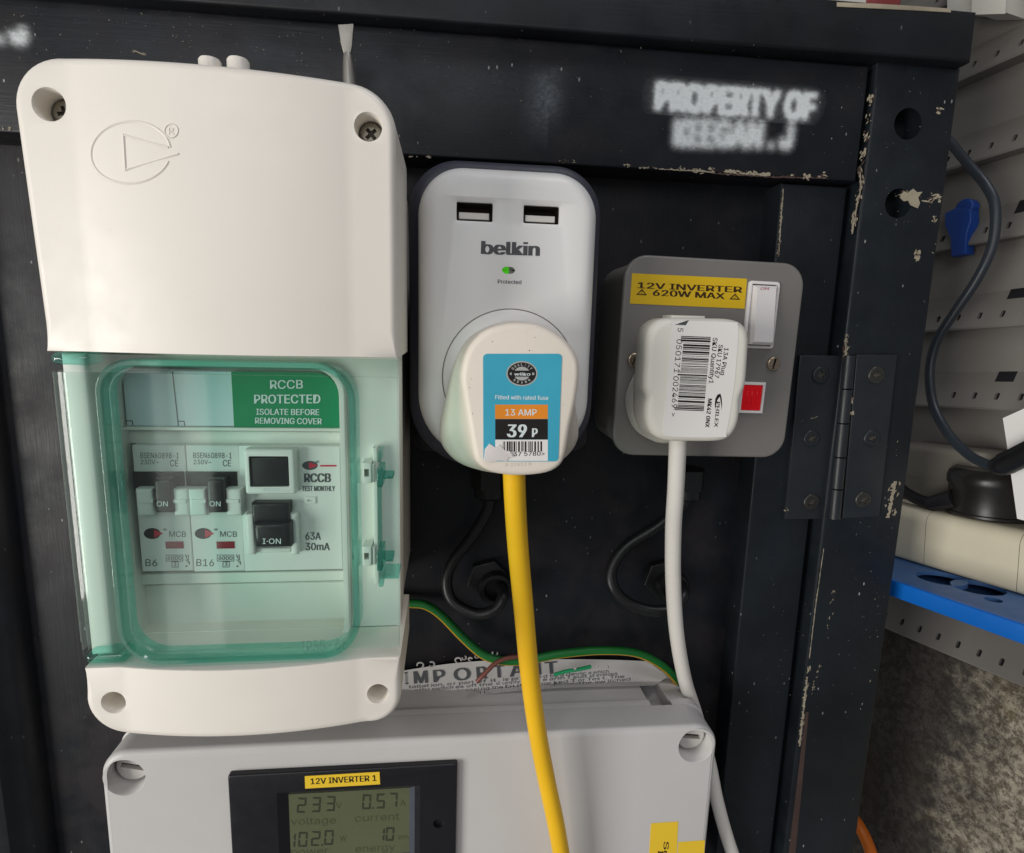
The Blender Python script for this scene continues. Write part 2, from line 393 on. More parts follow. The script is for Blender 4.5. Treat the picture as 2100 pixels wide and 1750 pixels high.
def tag(o, label, cat, group=None, kind=None):
    o['label'] = label; o['category'] = cat
    if group: o['group'] = group
    if kind: o['kind'] = kind
    return o
def thing(name, loc, label, cat, group=None):
    o = bpy.data.objects.new(name, None); o.empty_display_size = 0.01; COL.objects.link(o); o.location = loc; ORI[o.name] = Vector(loc)
    return tag(o, label, cat, group)

def cross(cx, cz, a, b, deg=0):
    p = [(b, a), (-b, a), (-b, b), (-a, b), (-a, -b), (-b, -b), (-b, -a), (b, -a), (b, -b), (a, -b), (a, b), (b, b)]
    return rot([(cx + x, cz + z) for x, z in p], cx, cz, deg)
def screw(x, z, d, r, kind, mat, parent, deg=20, dome=0.8, fr=W3, name='screw'):
    """head with a real slot or cross sunk in it"""
    m = MB(); o = circle(x, z, r, 20)
    h = [cross(x, z, r * 0.55, r * 0.16, deg)] if kind == 'cross' else [rot(rrect(x - r * 0.97, z - r * 0.15, x + r * 0.97, z + r * 0.15, 0), x, z, deg)] if kind == 'slot' else []
    if kind == 'slot':
        h = [rot(rrect(x - r * 0.78, z - r * 0.15, x + r * 0.78, z + r * 0.15, 0), x, z, deg)]
    m.prism(o, d - 2, d, min(dome, r * 0.22), fr, holes=h, hdepth=0.9)
    for hh in h: m.flat(hh, d - 0.85, fr, mat=1)
    return m.build(name, [mat, SLOT], parent)
def mmx(x, y, d): return M2(x, y, d)[0]
def mmz(x, y, d): return M2(x, y, d)[1]

# ================================================================== THE BLACK DOOR AND ITS FRAME
door = thing('cabinet_door', (0, 0, -0.3), 'black painted wooden door with recessed panel and sprayed PROPERTY OF lettering', 'door')
m = MB(); m.box(-330, -420, 165, 90, -14, 0); m.build('panel', PANELW, door)
m = MB(); m.prism(rrect(-340, 74, 196.5, 125.5, 0), -16, 20, 1.2); m.build('rail', RAILW, door)
m = MB(); m.prism(rrect(161.5, -420, 196, 72.6, 0), -16, 15, 1.2); m.build('stile', STILEW, door)
m = MB()
# rounded moulding on the far stile: stepped ogee edge
prof = [(-209.0, 0.2), (-209.4, 4), (-211, 7.5), (-214, 10), (-218, 11.5), (-221, 15), (-226, 16), (-340, 16), (-340, -10), (-209.0, -10)]
m.loft([[W3(x, z, d) for x, d in prof] for z in (-420, 73.5)], True, True); m.build('stile', BEAMW, door, label='glossy moulded stile at the far edge of the panel')
frame = thing('door_frame', (0.22, 0, -0.3), 'black timber door frame with chipped post and heavy top beam', 'door frame')
m = MB()
bolt1 = circle(*M2(1862, 254, 20), 7.2, 26); b2 = M2(1842, 417, 20); bolt2 = circle(b2[0], b2[1], 7.0, 26)
m.prism([(201, -420), (246.5, -420), (246.0, -100), (243.6, 128), (200.4, 128)], -34, 20, 1.5, holes=[bolt1, bolt2], hdepth=11); m.build('post', POSTW, frame)
m = MB(); BD = 27; b0, b1, b2_ = M2(300, 6, BD), M2(1992, 127, BD), M2(2005, 23, BD); m.prism([(-340, b0[1] + (b0[0] + 340) * .0), b1, b2_, (-340, b2_[1] - 3)], -30, BD, 1.5); m.build('beam', BEAMW, frame)
m = MB(); m.prism([(246.2, -420), (249.2, -420), (248.6, -100), (246.3, 127)], -34, 15, 1.0); m.build('edge_bead', POSTW, frame)

# sprayed stencil lettering: coverage worked out on a fine grid from the letter shapes, softened like overspray
def blur(a, s):
    r = int(3 * s); k = np.exp(-0.5 * (np.arange(-r, r + 1) / s) ** 2); k /= k.sum()
    a = np.apply_along_axis(lambda v: np.convolve(v, k, 'same'), 0, a); return np.apply_along_axis(lambda v: np.convolve(v, k, 'same'), 1, a)
def raster(lines, x0, z0, x1, z1, step):
    """lines: (text, baseline-left mm, baseline-right mm, cap height mm)"""
    nx, nzz = int((x1 - x0) / step) + 1, int((z1 - z0) / step) + 1; g = np.zeros((nzz, nx))
    X, Z = np.meshgrid(x0 + np.arange(nx) * step, z0 + np.arange(nzz) * step)
    for t, a, b, h in lines:
        v, fs = glyphs(t, 0); v = np.array(v); lo, hi = v[:, 0].min(), v[:, 0].max()
        px = a[0] + (b[0] - a[0]) * (v[:, 0] - lo) / (hi - lo); pz = a[1] + (b[1] - a[1]) * (v[:, 0] - lo) / (hi - lo) + v[:, 1] / CAPH * h
        for f, (ux_, uz_) in [(f, o_) for f in fs for o_ in ((-.85, -.4), (.85, -.4), (-.85, .5), (.85, .5), (0, 0))]:
            for k in range(1, len(f) - 1):
                A, B, C = [(px[i] + ux_, pz[i] + uz_) for i in (f[0], f[k], f[k + 1])]
                i0, i1 = int((min(A[0], B[0], C[0]) - x0) / step), int((max(A[0], B[0], C[0]) - x0) / step) + 2
                j0, j1 = int((min(A[1], B[1], C[1]) - z0) / step), int((max(A[1], B[1], C[1]) - z0) / step) + 2
                i0, j0 = max(i0, 0), max(j0, 0)
                if i1 <= i0 or j1 <= j0: continue
                xx, zz = X[j0:j1, i0:i1], Z[j0:j1, i0:i1]
                e = lambda P, R: (R[0] - P[0]) * (zz - P[1]) - (R[1] - P[1]) * (xx - P[0])
                e1, e2, e3 = e(A, B), e(B, C), e(C, A)
                g[j0:j1, i0:i1][((e1 >= 0) & (e2 >= 0) & (e3 >= 0)) | ((e1 <= 0) & (e2 <= 0) & (e3 <= 0))] = 1
    return g
def coverage_sheet(name, g, x0, z0, step, d, mat, parent):
    nzz, nx = g.shape; keep = np.zeros((nzz - 1, nx - 1), bool)
    mx = np.maximum(np.maximum(g[:-1, :-1], g[1:, :-1]), np.maximum(g[:-1, 1:], g[1:, 1:])); keep = mx > 0.012
    o0 = ORI[parent.name]; jj, ii = np.nonzero(keep)
    idx = jj * nx + ii; F = np.stack([idx, idx + 1, idx + nx + 1, idx + nx], 1); used, inv = np.unique(F, return_inverse=True); F = inv.reshape(F.shape)
    V = np.stack([x0 + (used % nx) * step, np.full(len(used), -d), z0 + (used // nx) * step], 1) * MM - np.array(o0)
    me = bpy.data.meshes.new(name); me.from_pydata(V.tolist(), [], F.tolist())
    at = me.attributes.new('coverage', 'FLOAT', 'POINT'); at.data.foreach_set('value', g.reshape(-1)[used].astype(np.float32))
    me.materials.append(mat); o = bpy.data.objects.new(name, me); COL.objects.link(o); o.parent = parent; ORI[o.name] = o0; return o
P1a, P1b = M2(1345, 224, 20), M2(1668, 246, 20); P2a, P2b = M2(1383, 298, 20), M2(1620, 304, 20)
sx, sz = M2(52, 88, 20); ox, oz = sx - P2b[0], sz - P2b[1]
for off, nm in (((0, 0), 'stencil_lettering'), ((ox, oz), 'stencil_lettering')):
    L1 = [('PROPERTY OF', (P1a[0] + off[0], P1a[1] + off[1]), (P1b[0] + off[0], P1b[1] + off[1]), 11.3), ('KEEGAN . J', (P2a[0] + off[0], P2a[1] + off[1]), (P2b[0] + off[0], P2b[1] + off[1]), 11.0)]
    X0, Z0, X1, Z1 = P1a[0] - 12 + off[0], P2a[1] - 16 + off[1], P1b[0] + 12 + off[0], min(P1a[1] + 24 + off[1], 116.5)
    g = raster(L1, X0, Z0, X1, Z1, 0.3)
    c = np.clip(blur(g, 3.2) * 1.3, 0, 1) ** 1.05 * 0.98 + blur(g, 13) * 0.26
    half = int(((P2a[1] + P1a[1] + 11) / 2 + off[1] - Z0) / 0.3); c[:half] = np.clip(blur(g[:half], 4.6) * 1.2, 0, 1) * .88 + c[:half] * .08   # second line more smeared
    ed = np.minimum.outer(np.minimum(np.arange(g.shape[0]), np.arange(g.shape[0])[::-1]) / 15, np.minimum(np.arange(g.shape[1]), np.arange(g.shape[1])[::-1]) / 15)
    coverage_sheet(nm, np.clip(c * np.clip(ed, 0, 1) * (0.9 + 0.1 * rng.random(g.shape)), 0, 1), X0, Z0, 0.3, 20.06, SPRAY, door)
# glossy sheen on the rail, painted as soft grey patches
gx0, gz0 = -200, 76; G = np.zeros((41, 360)); XX, ZZ = np.meshgrid(gx0 + np.arange(360), gz0 + np.arange(41))
for (px, py, rx, rz_, s) in ((560, 60, 22, 10, 0.20), (1125, 200, 9, 14, 0.42), (1140, 130, 7, 9, 0.35), (960, 150, 30, 16, 0.10), (480, 30, 14, 8, 0.25)):
    cx, cz = M2(px, py, 20); e = ((XX - cx) / rx) ** 2 + ((ZZ - cz) / rz_) ** 2
    sh = np.where(XX > cx, 2.5 if rx < 12 else 1, 1); G = np.maximum(G, s * np.exp(-e * sh))
ed = np.clip(np.minimum(np.arange(41), np.arange(41)[::-1]) / 6, 0, 1)[:, None]
coverage_sheet('sheen_patch', G * ed * (0.75 + 0.5 * rng.random(G.shape)), gx0, gz0, 1.0, 20.03, SHEENG, door)

# chips where the paint is knocked off edges: thin irregular flakes
def flakes(mb, path, d, n, smin, smax, jit, elong=1.6, thick=0.12):
    segs = [(path[i], path[i + 1]) for i in range(len(path) - 1)]; Ls = [dist(a, b) for a, b in segs]; T = sum(Ls)
    clumps = [random.random() * T for _ in range(max(3, n // 7))]
    for _ in range(n):
        t = min(max(random.choice(clumps) + random.gauss(0, T * 0.02), 0), T - 1e-3); i = 0
        while t > Ls[i] and i < len(segs) - 1: t -= Ls[i]; i += 1
        a, b = segs[i]; k = min(t / Ls[i], 1); x, y = a[0] + (b[0] - a[0]) * k + random.gauss(0, jit), a[1] + (b[1] - a[1]) * k + random.gauss(0, jit)
        cx, cz = M2(x, y, d)
        if d == 20 and cx > 243.5 - smax: continue          # stay on the post
        r = random.uniform(smin, smax) * random.random() ** 0.9 * .85; dx, dz = (b[0] - a[0]) / Ls[i], -(b[1] - a[1]) / Ls[i]
        q = []
        el = elong * random.uniform(.6, 1.5); rot_ = random.gauss(0, .3)
        for j in range(9):
            an = 2 * math.pi * j / 9; rr = r * random.uniform(0.55, 1.2); ex, ez = rr * math.cos(an) * el, rr * math.sin(an) / el
            ex, ez = ex * math.cos(rot_) - ez * math.sin(rot_), ex * math.sin(rot_) + ez * math.cos(rot_)
            q.append((cx + ex * dx - ez * dz, cz + ex * dz + ez * dx))
        mb.prism(q, d - 0.3, d + thick * random.uniform(.4, 2.2), 0, mat=0 if random.random() < 0.72 else 1)
m = MB()
flakes(m, [(832, 321), (905, 322)], 20, 16, 0.4, 1.0, 1.2)
flakes(m, [(1125, 329), (1260, 338), (1345, 346)], 20, 30, 0.4, 0.9, 2)
flakes(m, [(1280, 339), (1350, 345), (1440, 350)], 20, 30, 0.5, 1.2, 2.5)
flakes(m, [(1455, 350), (1550, 357)], 20, 55, 0.5, 1.3, 2.5)
flakes(m, [(1600, 362), (1690, 362)], 20, 30, 0.6, 1.6, 3.5)
flakes(m, [(0, 263), (38, 268)], 20, 10, 0.3, 0.8, 2)
flakes(m, [(268, 104), (302, 112)], 20, 7, 0.4, 0.9, 0.8, 2.4)
flakes(m, [(300, 60), (830, 160)], 20, 60, 0.10, 0.3, 30)
flakes(m, [(900, 60), (1300, 300)], 20, 40, 0.10, 0.28, 40)
def specks(mb, x0, y0, x1, y1, d, n, dirx, diry, smax):
    for _ in range(n):
        x, y = random.uniform(x0, x1), random.uniform(y0, y1)
        flakes(mb, [(x, y), (x + dirx, y + diry)], d, 1, .10, smax, 0, random.uniform(1.2, 2.6), .06)
specks(m, 10, 5, 330, 110, 20, 80, 6, 10, .42); specks(m, 330, 20, 860, 150, 20, 110, 5, 9, .32); specks(m, 860, 60, 1330, 320, 20, 60, 4, 9, .25); specks(m, 1330, 130, 1770, 340, 20, 90, 6, -9, .30)
o = m.build('bare_wood_chip', [CHIP, BROWNW], door); o['kind'] = 'stuff'
def ragged(name, path, d, w, mat, parent, thick=.15, step=1.0):
    """thin ragged strip where paint has worn off along an edge"""
    pts = [M2(*p, d) for p in path]; up, lo_ = [], []
    for a, b in zip(pts, pts[1:]):
        n = max(2, int(dist(a, b) / step)); nx, nz_ = -(b[1] - a[1]) / dist(a, b), (b[0] - a[0]) / dist(a, b)
        for k in range(n):
            x, z = a[0] + (b[0] - a[0]) * k / n, a[1] + (b[1] - a[1]) * k / n; h = w * random.uniform(.15, 1) * random.choice((.5, 1, 1, 1.3)); g = w * random.uniform(0, .35)
            up.append((x + nx * h, z + nz_ * h)); lo_.append((x - nx * g, z - nz_ * g))
    m = MB()
    for i in range(len(up) - 1):
        vs = [W3(*q, d + thick) for q in (lo_[i], lo_[i + 1], up[i + 1], up[i])] + [W3(*q, d - .2) for q in (lo_[i], lo_[i + 1], up[i + 1], up[i])]
        m.add(vs, [(0, 1, 2, 3), (0, 4, 5, 1), (2, 6, 7, 3)])
    return m.build(name, mat, parent)
ragged('worn_edge', [(1488, 353), (1560, 359), (1584, 361)], 20, 1.5, CHIP, door)
ragged('worn_edge', [(1350, 347), (1420, 351), (1470, 354)], 20, .7, CHIP, door)
ragged('worn_edge', [(1460, 356), (1590, 364), (1700, 366)], 20, .9, BROWNW, door, .1)
ragged('worn_edge', [(1897 / 1.0 - 300, 520), (1602, 450), (1607, 384)], 15, .8, CHIP, door, .15, .7)
ragged('worn_edge', [(1612, 1760), (1634, 1600)], 15, .01, BROWNW, door)
m = MB()
flakes(m, [(1607, 384), (1602, 460), (1596, 520)], 15, 50, 0.4, 0.8, 1.2, 2.4)
flakes(m, [(1660, 1180), (1650, 1300), (1640, 1560)], 15, 10, 0.3, 0.6, 2, 2.2)
flakes(m, [(1640, 600), (1600, 1500)], 15, 40, 0.10, 0.22, 30)
o = m.build('bare_wood_chip', [CHIP, BROWNW], door); o['kind'] = 'stuff'
m = MB()
flakes(m, [(1797, 133), (1786, 200), (1772, 300), (1762, 350)], 20, 60, 0.4, 1.1, 3.5, 1.8)
flakes(m, [(1765, 345), (1768, 375), (1757, 430), (1748, 480)], 20, 60, 0.6, 1.5, 3, 2.0)
flakes(m, [(1736, 690), (1732, 740)], 20, 46, 0.7, 1.8, 3, 1.8)
flakes(m, [(1720, 1150), (1690, 1330), (1655, 1450)], 20, 60, 0.3, 0.7, 2.5, 2.2)
flakes(m, [(1660, 1370), (1640, 1530)], 20, 60, 0.5, 1.0, 1.4, 2.8)
flakes(m, [(1912, 220), (1938, 228)], 20, 22, 0.4, 1.2, 3)
flakes(m, [(1850, 398), (1880, 400), (1905, 410), (1925, 402)], 20, 55, 0.5, 1.6, 5, 1.6)
flakes(m, [(1905, 418), (1918, 440), (1908, 490)], 20, 26, 0.4, 1.0, 2.5, 1.8)
flakes(m, [(1878, 514), (1884, 545)], 20, 30, 0.7, 1.8, 3, 1.2)
flakes(m, [(1934, 400), (1918, 520), (1880, 900)], 20, 46, 0.2, 0.5, 4)
flakes(m, [(1838, 985), (1820, 1060)], 20, 26, 0.4, 1.3, 6, 1.6)
flakes(m, [(1850, 990), (1828, 1090)], 20, 30, 0.4, 1.2, 4, 2)
flakes(m, [(1800, 1240), (1790, 1600)], 20, 26, 0.2, 0.6, 5)
flakes(m, [(1880, 150), (1800, 600), (1780, 1000), (1720, 1500)], 20, 90, 0.10, 0.26, 40)
flakes(m, [(1850, 900), (1830, 1080), (1790, 1300)], 20, 70, 0.12, 0.4, 22)
o = m.build('bare_wood_chip', [CHIP, BROWNW], frame); o['kind'] = 'stuff'
ragged('worn_edge', [(1748, 480), (1756, 430), (1766, 385), (1764, 350)], 20, .8, CHIP, frame, .15, .8)
ragged('worn_edge', [(1640, 1530), (1648, 1460), (1656, 1385)], 20, 1.3, CHIP, frame, .2, .8)
ragged('worn_edge', [(1660, 1350), (1672, 1250), (1690, 1120)], 20, .4, CHIP, frame, .15, 1.4)
ragged('worn_edge', [(1822, 1062), (1830, 1022), (1838, 984)], 20, 2.6, CHIP, frame, .2, .7)
m = MB()      # broad flake of split paint and wood round the lower bolt hole
m.prism([M2(*p, 20) for p in ((1846, 405), (1852, 394), (1860, 397), (1871, 389), (1879, 396), (1888, 395), (1880, 405), (1884, 417), (1880, 426), (1868, 421), (1862, 410), (1853, 412))], 19.6, 20.5, 0.3); m.build('split_wood', CHIP, frame)
m = MB()      # bare brown strip down the inner edge of the post
m.prism([M2(*p, 20) for p in ((1658, 1460), (1652, 1460), (1616, 1760), (1630, 1760), (1642, 1640))], 19.7, 20.15, 0); m.build('bare_strip', BROWNW, frame)

# ------------------------------------------------------------------ hinge
def hq(x, y): return ((2200 + .5142 * x) / 1.4629, (900 + .5142 * y) / 1.4629)
hinge = thing('butt_hinge', Q(1712, 1060, 17), 'black painted steel butt hinge joining door stile and post', 'hinge')
def leaf(pts, d0, d): 
    m = MB(); m.prism([M2(*hq(*p), d) for p in pts], d0, d, 0.4); return m.build('leaf', HINGEM, hinge)
lf = leaf([(305, 1280), (530, 1280), (622, 325), (390, 325)], 15.0, 17.2)
rf = leaf([(640, 1275), (852, 1265), (958, 320), (722, 320)], 20.0, 22.2)
yk = [320, 518, 718, 915, 1100, 1277]
for i in range(5):
    m = MB(); a = Q(*hq(676 - (yk[i] - 320) * 0.092, yk[i] + 4), 20); b = Q(*hq(676 - (yk[i + 1] - 320) * 0.092, yk[i + 1] - 4), 20)
    m.tube([a, (a + b) / 2, b], 3.1, 14, 2); m.build('knuckle', HINGEM, hinge)
for (x, y, lfp, mt) in ((508, 438, 0, HINGEM), (455, 808, 0, HINGEM), (455, 1178, 0, DKSTEEL), (833, 438, 1, DKSTEEL), (806, 806, 1, HINGEM), (756, 1165, 1, DKSTEEL)):
    d = 22.2 if lfp else 17.2; cx, cz = M2(*hq(x, y), d); screw(cx, cz, d + 0.9, 4.6, 'cross', mt, rf if lfp else lf, random.uniform(0, 80), 0.9)
m = MB(); flakes(m, [hq(702, 530), hq(690, 600), hq(690, 680)], 22.2, 24, 0.6, 1.5, 1.5, 1.3); flakes(m, [hq(365, 718), hq(555, 660)], 17.2, 22, 0.3, 0.5, 0.6, 3)
flakes(m, [hq(310, 1215), hq(340, 1250)], 17.2, 8, 0.3, 0.8, 2); o = m.build('paint_chip', [CHIP, BROWNW], hinge); o['kind'] = 'stuff'

def conv(x0, y0, k): return lambda X, Y: ((x0 + k * X) / 1.46286, (y0 + k * Y) / 1.46286)
zq = conv(100, 1000, .68571); bq = conv(1200, 450, .57143); pq = conv(1750, 700, .42850); lq = conv(200, 1900, .61905); cq = conv(1100, 1350, .69124); uq = conv(0, 0, .61905)
def pr(c, l, t, r, b, d):
    """pixel rectangle -> axis-aligned rectangle (x0, z0, x1, z1) in mm at depth d"""
    xm, ym = (l + r) / 2, (t + b) / 2
    return mmx(*c(l, ym), d), mmz(*c(xm, b), d), mmx(*c(r, ym), d), mmz(*c(xm, t), d)
idq = lambda x, y: (x, y)
def pxp(c, d): return lambda x, y: Q(*c(x, y), d)

# ================================================================== WEATHERPROOF CONSUMER UNIT
unit = thing('consumer_unit', W3(-64.7, -32, 0), 'cream weatherproof consumer unit with green tinted clear window over its breakers', 'consumer unit')
UC, UX, UD = -64.7, 37.7, 118.0
def lidd(x, z):
    t = (x - UC) / UX; return UD + (4.2 * (1 - t * t) if abs(t) < 1 else 0)
def lifted(mb, o, dfun, holes, bounds, ncut):
    loops = [o] + list(holes); fl = [p for l in loops for p in l]
    bm = bmesh.new(); vs = [bm.verts.new((x, 0, z)) for x, z in fl]
    for a, b, c in tessellate_polygon([[Vector((x, z, 0)) for x, z in l] for l in loops]):
        A, B, C = fl[a], fl[b], fl[c]; ar = (B[0] - A[0]) * (C[1] - A[1]) - (C[0] - A[0]) * (B[1] - A[1])
        if abs(ar) < 1e-9: continue
        try: bm.faces.new([vs[i] for i in ((a, b, c) if ar > 0 else (a, c, b))])
        except ValueError: pass
    cuts = list(bounds) + [bounds[0] + (bounds[1] - bounds[0]) * k / ncut for k in range(1, ncut)]
    for x in cuts: bmesh.ops.bisect_plane(bm, geom=bm.verts[:] + bm.edges[:] + bm.faces[:], plane_co=(x, 0, 0), plane_no=(1, 0, 0), dist=1e-6)
    zones = {}
    for f in bm.faces:
        c = f.calc_center_median(); k = 0 if c.x < bounds[0] else 2 if c.x > bounds[1] else 1
        zones.setdefault(k, []).append([(v.co.x, v.co.z) for v in f.verts])
    for k, fs in zones.items():
        ids = {}; vl = []; ff = []
        for f in fs:
            q = []
            for p in f:
                key = (round(p[0], 4), round(p[1], 4))
                if key not in ids: ids[key] = len(vl); vl.append(W3(p[0], p[1], dfun(p[0] + (1e-4 if k == 1 and p[0] < UC else 0), p[1])))
                q.append(ids[key])
            ff.append(q)
        mb.add(vl, ff, 0, k == 1)
    bm.free()
def inset_var(o, b, ze):
    full = inset(o, 1.0); out = []
    for (x, z), (a, c) in zip(o, full):
        k = b * min(1, .10 + .9 * abs(z - ze) / 8); out.append((x + (a - x) * k, z + (c - z) * k))
    return out
def lid_piece(name, o, holes, dback, ze):
    m = MB(); o = dense(o, 1.6); B = 2.3; rings = [[W3(x, z, dback) for x, z in o]]
    for k in range(6):
        a = math.pi / 2 * k / 5; oo = inset_var(o, B * (1 - math.cos(a)), ze) if k else o
        rings.append([W3(p[0], p[1], lidd(*p) - B + B * math.sin(a)) for p in oo])
    m.loft(rings)
    lifted(m, inset_var(o, B, ze), lidd, holes, (UC - UX, UC + UX), 26)
    for h in holes:
        cx = sum(p[0] for p in h) / len(h); cz = sum(p[1] for p in h) / len(h)
        sh = lambda k: [(cx + (x - cx) * k, cz + (z - cz) * k) for x, z in h]
        m.loft([[W3(x, z, UD) for x, z in sh(1)], [W3(x, z, UD - 0.6) for x, z in sh(.95)], [W3(x, z, UD - 17) for x, z in sh(.86)]])
        m.flat(sh(.86), UD - 17)
    m.add(rings[0], [tuple(range(len(o)))[::-1]])
    return m.build(name, CREAM, unit, sharp=50)
H4 = [M2(100, 214, UD), M2(755, 260, UD), M2(233, 1441, UD), M2(775, 1423, UD)]
def shp(o):      # slight draft of the moulding towards the window
    return [(x + (2.0 * (40 - z) / 50 if z > -50 and z < 40 else 1.0 if z > -112 and z < -50 else 0) * (1 if x < -80 else 0), z - (max(0, z - 20) / 48 * (x + 112) * .017 if z > 20 else 0)) for x, z in o]
top = lid_piece('upper_cover', shp(rrect(-115.9, -10.2, -15.1, 68.3, (0, 0, 13, 13.5), 12)), [circle(*H4[0], 4.3, 30), circle(*H4[1], 4.0, 30)], 72, -10.2)
bot = lid_piece('lower_cover', shp(rrect(-113.7, -133.4, -14.8, -109.0, (13, 10, 0, 0), 12)), [circle(*H4[2], 3.8, 30), circle(*H4[3], 3.6, 30)], 72, -109.0)
for i, (x, z) in enumerate(H4): screw(x, z, UD - (6.5 if i < 2 else 11), 3.4, 'cross', COVSC, top if i < 2 else bot, 30 * i + 12)
m = MB(); m.prism(rrect(-110, -128.5, -18.8, 65.5, 11, 10), 0, 84, 1.5); m.build('base', CREAM, unit)
for px in (431, 489):
    x, z = M2(px, 137, 112); m = MB()
    m.loft([[Vector((x + r * math.cos(a), -112 + r * math.sin(a), zz)) * MM for a in [2 * math.pi * k / 24 for k in range(24)]] for r, zz in ((3.0, z - 9), (3.0, z + 1.3), (2.6, z + 1.9), (1.8, z + 2.1))], False, True)
    m.build('drain_plug', CREAM, top)
# moulded emblem: broken ring with a play-shaped arrow and a small registered ring
m = MB(); dl = lambda p: lidd(*p)
def ridge(path, wid, hgt, closed=False):
    pts = [M2(*p, UD + 3) for p in path]
    for i in range(len(pts) - (0 if closed else 1)):
        a, b = Vector(pts[i]), Vector(pts[(i + 1) % len(pts)]); n = Vector((-(b - a).y, (b - a).x)).normalized() * wid
        e = (b - a).normalized() * wid * 0.4; a2, b2 = a - e, b + e
        prof = [(a2 + n, 0), (a2, hgt), (a2 - n, 0)], [(b2 + n, 0), (b2, hgt), (b2 - n, 0)]
        vs = [W3(p.x, p.y, dl((p.x, p.y)) + h - 0.02) for q in prof for p, h in q]
        m.add(vs, [(0, 1, 4, 3), (1, 2, 5, 4), (0, 2, 1), (3, 4, 5)], 0, False)
def arc(cx, cy, rx, ry, a0, a1, n): return [uq(cx + rx * math.cos(math.radians(a0 + (a1 - a0) * k / n)), cy + ry * math.sin(math.radians(a0 + (a1 - a0) * k / n))) for k in range(n + 1)]
ridge(arc(628, 738, 206, 150, 115, 352, 44), 0.42, 0.26); ridge(arc(628, 738, 206, 150, 20, 115, 22), 0.42, 0.26)
ridge([uq(820, 718), uq(596, 652), uq(606, 822), uq(870, 752)], 0.42, 0.32)
ridge(arc(838, 640, 33, 33, 0, 360, 20), 0.28, 0.22); ridge([uq(828, 655), uq(828, 626), uq(846, 630), uq(846, 640), uq(828, 641), uq(850, 656)], 0.22, 0.2)
m.build('emblem', CREAM, top, sharp=10)

# body behind the window
FD = 100.0
op = pr(idq, 254, 752, 702, 1336, FD)
fas = MB(); FO = rrect(-112.2, -109.2, -16.2, -10.0, (1, .6, .6, 1))
hole = rrect(*op, (10, 11, 9, 8), 8)
fas.prism(FO, 84, FD - 2.5, 0.4, holes=[hole], hdepth=9); fo = fas.build('body', BODY, unit)
m = MB(); lip = rrect(op[0] - 2.0, op[1] - 2.0, op[2] + 2.0, op[3] + 2.0, (11, 12, 10, 9), 8)
m.prism(lip, FD - 2.6, FD + 1.2, 0.6, holes=[hole], hdepth=3.6, floor=False, back=False); m.build('window_lip', BODY, unit)
m = MB(); r = pr(idq, 168, 765, 212, 1335, FD); m.box(r[0], -108.5, r[2], -11, FD - 2.6, FD + 3.2, 2.2); m.box(-114.2, -108.6, -106.5, -10.6, 85, 112.6, 2.4); m.build('side_highlight_ridge', BODY, unit)  # narrow ridge added to catch a highlight, then the solid side column
fd0 = FD - 11.5      # floor of the opening
m = MB(); r = pr(zq, 400, 165, 876, 405, 95); m.box(*r, fd0, 95); lp = m.build('label_plate', BLUELAB, unit)
m = MB(); P = pxp(zq, 95.08)
for pts in ([(606, 168), (611, 168), (637, 404), (632, 404)], [(637, 383), (659, 383), (659, 387), (637, 387)], [(657, 383), (661, 383), (664, 404), (660, 404)], [(405, 381), (432, 381), (432, 385), (405, 385)], [(430, 381), (434, 381), (437, 402), (433, 402)]): m.poly(pts, 0, P=P)
m.build('print', INKG, lp)
m = MB(); r = pr(zq, 872, 172, 1340, 414, 95.4); m.prism(rrect(*r, (0, 0, 8, 0), 8), fd0, 95.4); gl = m.build('green_label', GREENLAB, unit)
m = MB(); P = pxp(zq, 95.5)
m.text('RCCB', 1036, 243, 1180, 241, 37, 0, .012, P); m.text('PROTECTED', 966, 307, 1256, 306, 38, 0, .02, P)
m.text('ISOLATE BEFORE', 975, 356, 1251, 358, 26, 0, .018, P); m.text('REMOVING COVER', 970, 395, 1262, 398, 26, 0, .018, P); m.build('lettering', INKPALE, gl)
m = MB(); r = pr(zq, 385, 413, 1345, 428, 96.5); m.box(r[0], r[1], r[2], r[3], fd0, 96.5, 0.5); r = pr(zq, 400, 428, 1345, 484, 93); m.box(r[0], r[1], r[2], r[3], fd0, 93, 0.4); m.build('divider', BODY, unit)
m = MB(); r = pr(zq, 430, 482, 1363, 1046, 92); m.box(*r, fd0, 90.5); m.build('gap_shade_backing', BLACK, unit)  # black backing painted in for the shadow in gaps round the breakers
m = MB(); r = pr(zq, 455, 1047, 1375, 1092, 93); m.box(*r, fd0, 93, 0.5); r = pr(zq, 470, 1094, 1382, 1400, 90.5); m.box(r[0], r[1], r[2], r[3], fd0, 90.6, 0.5); m.build('lower_shield', BODY, unit)

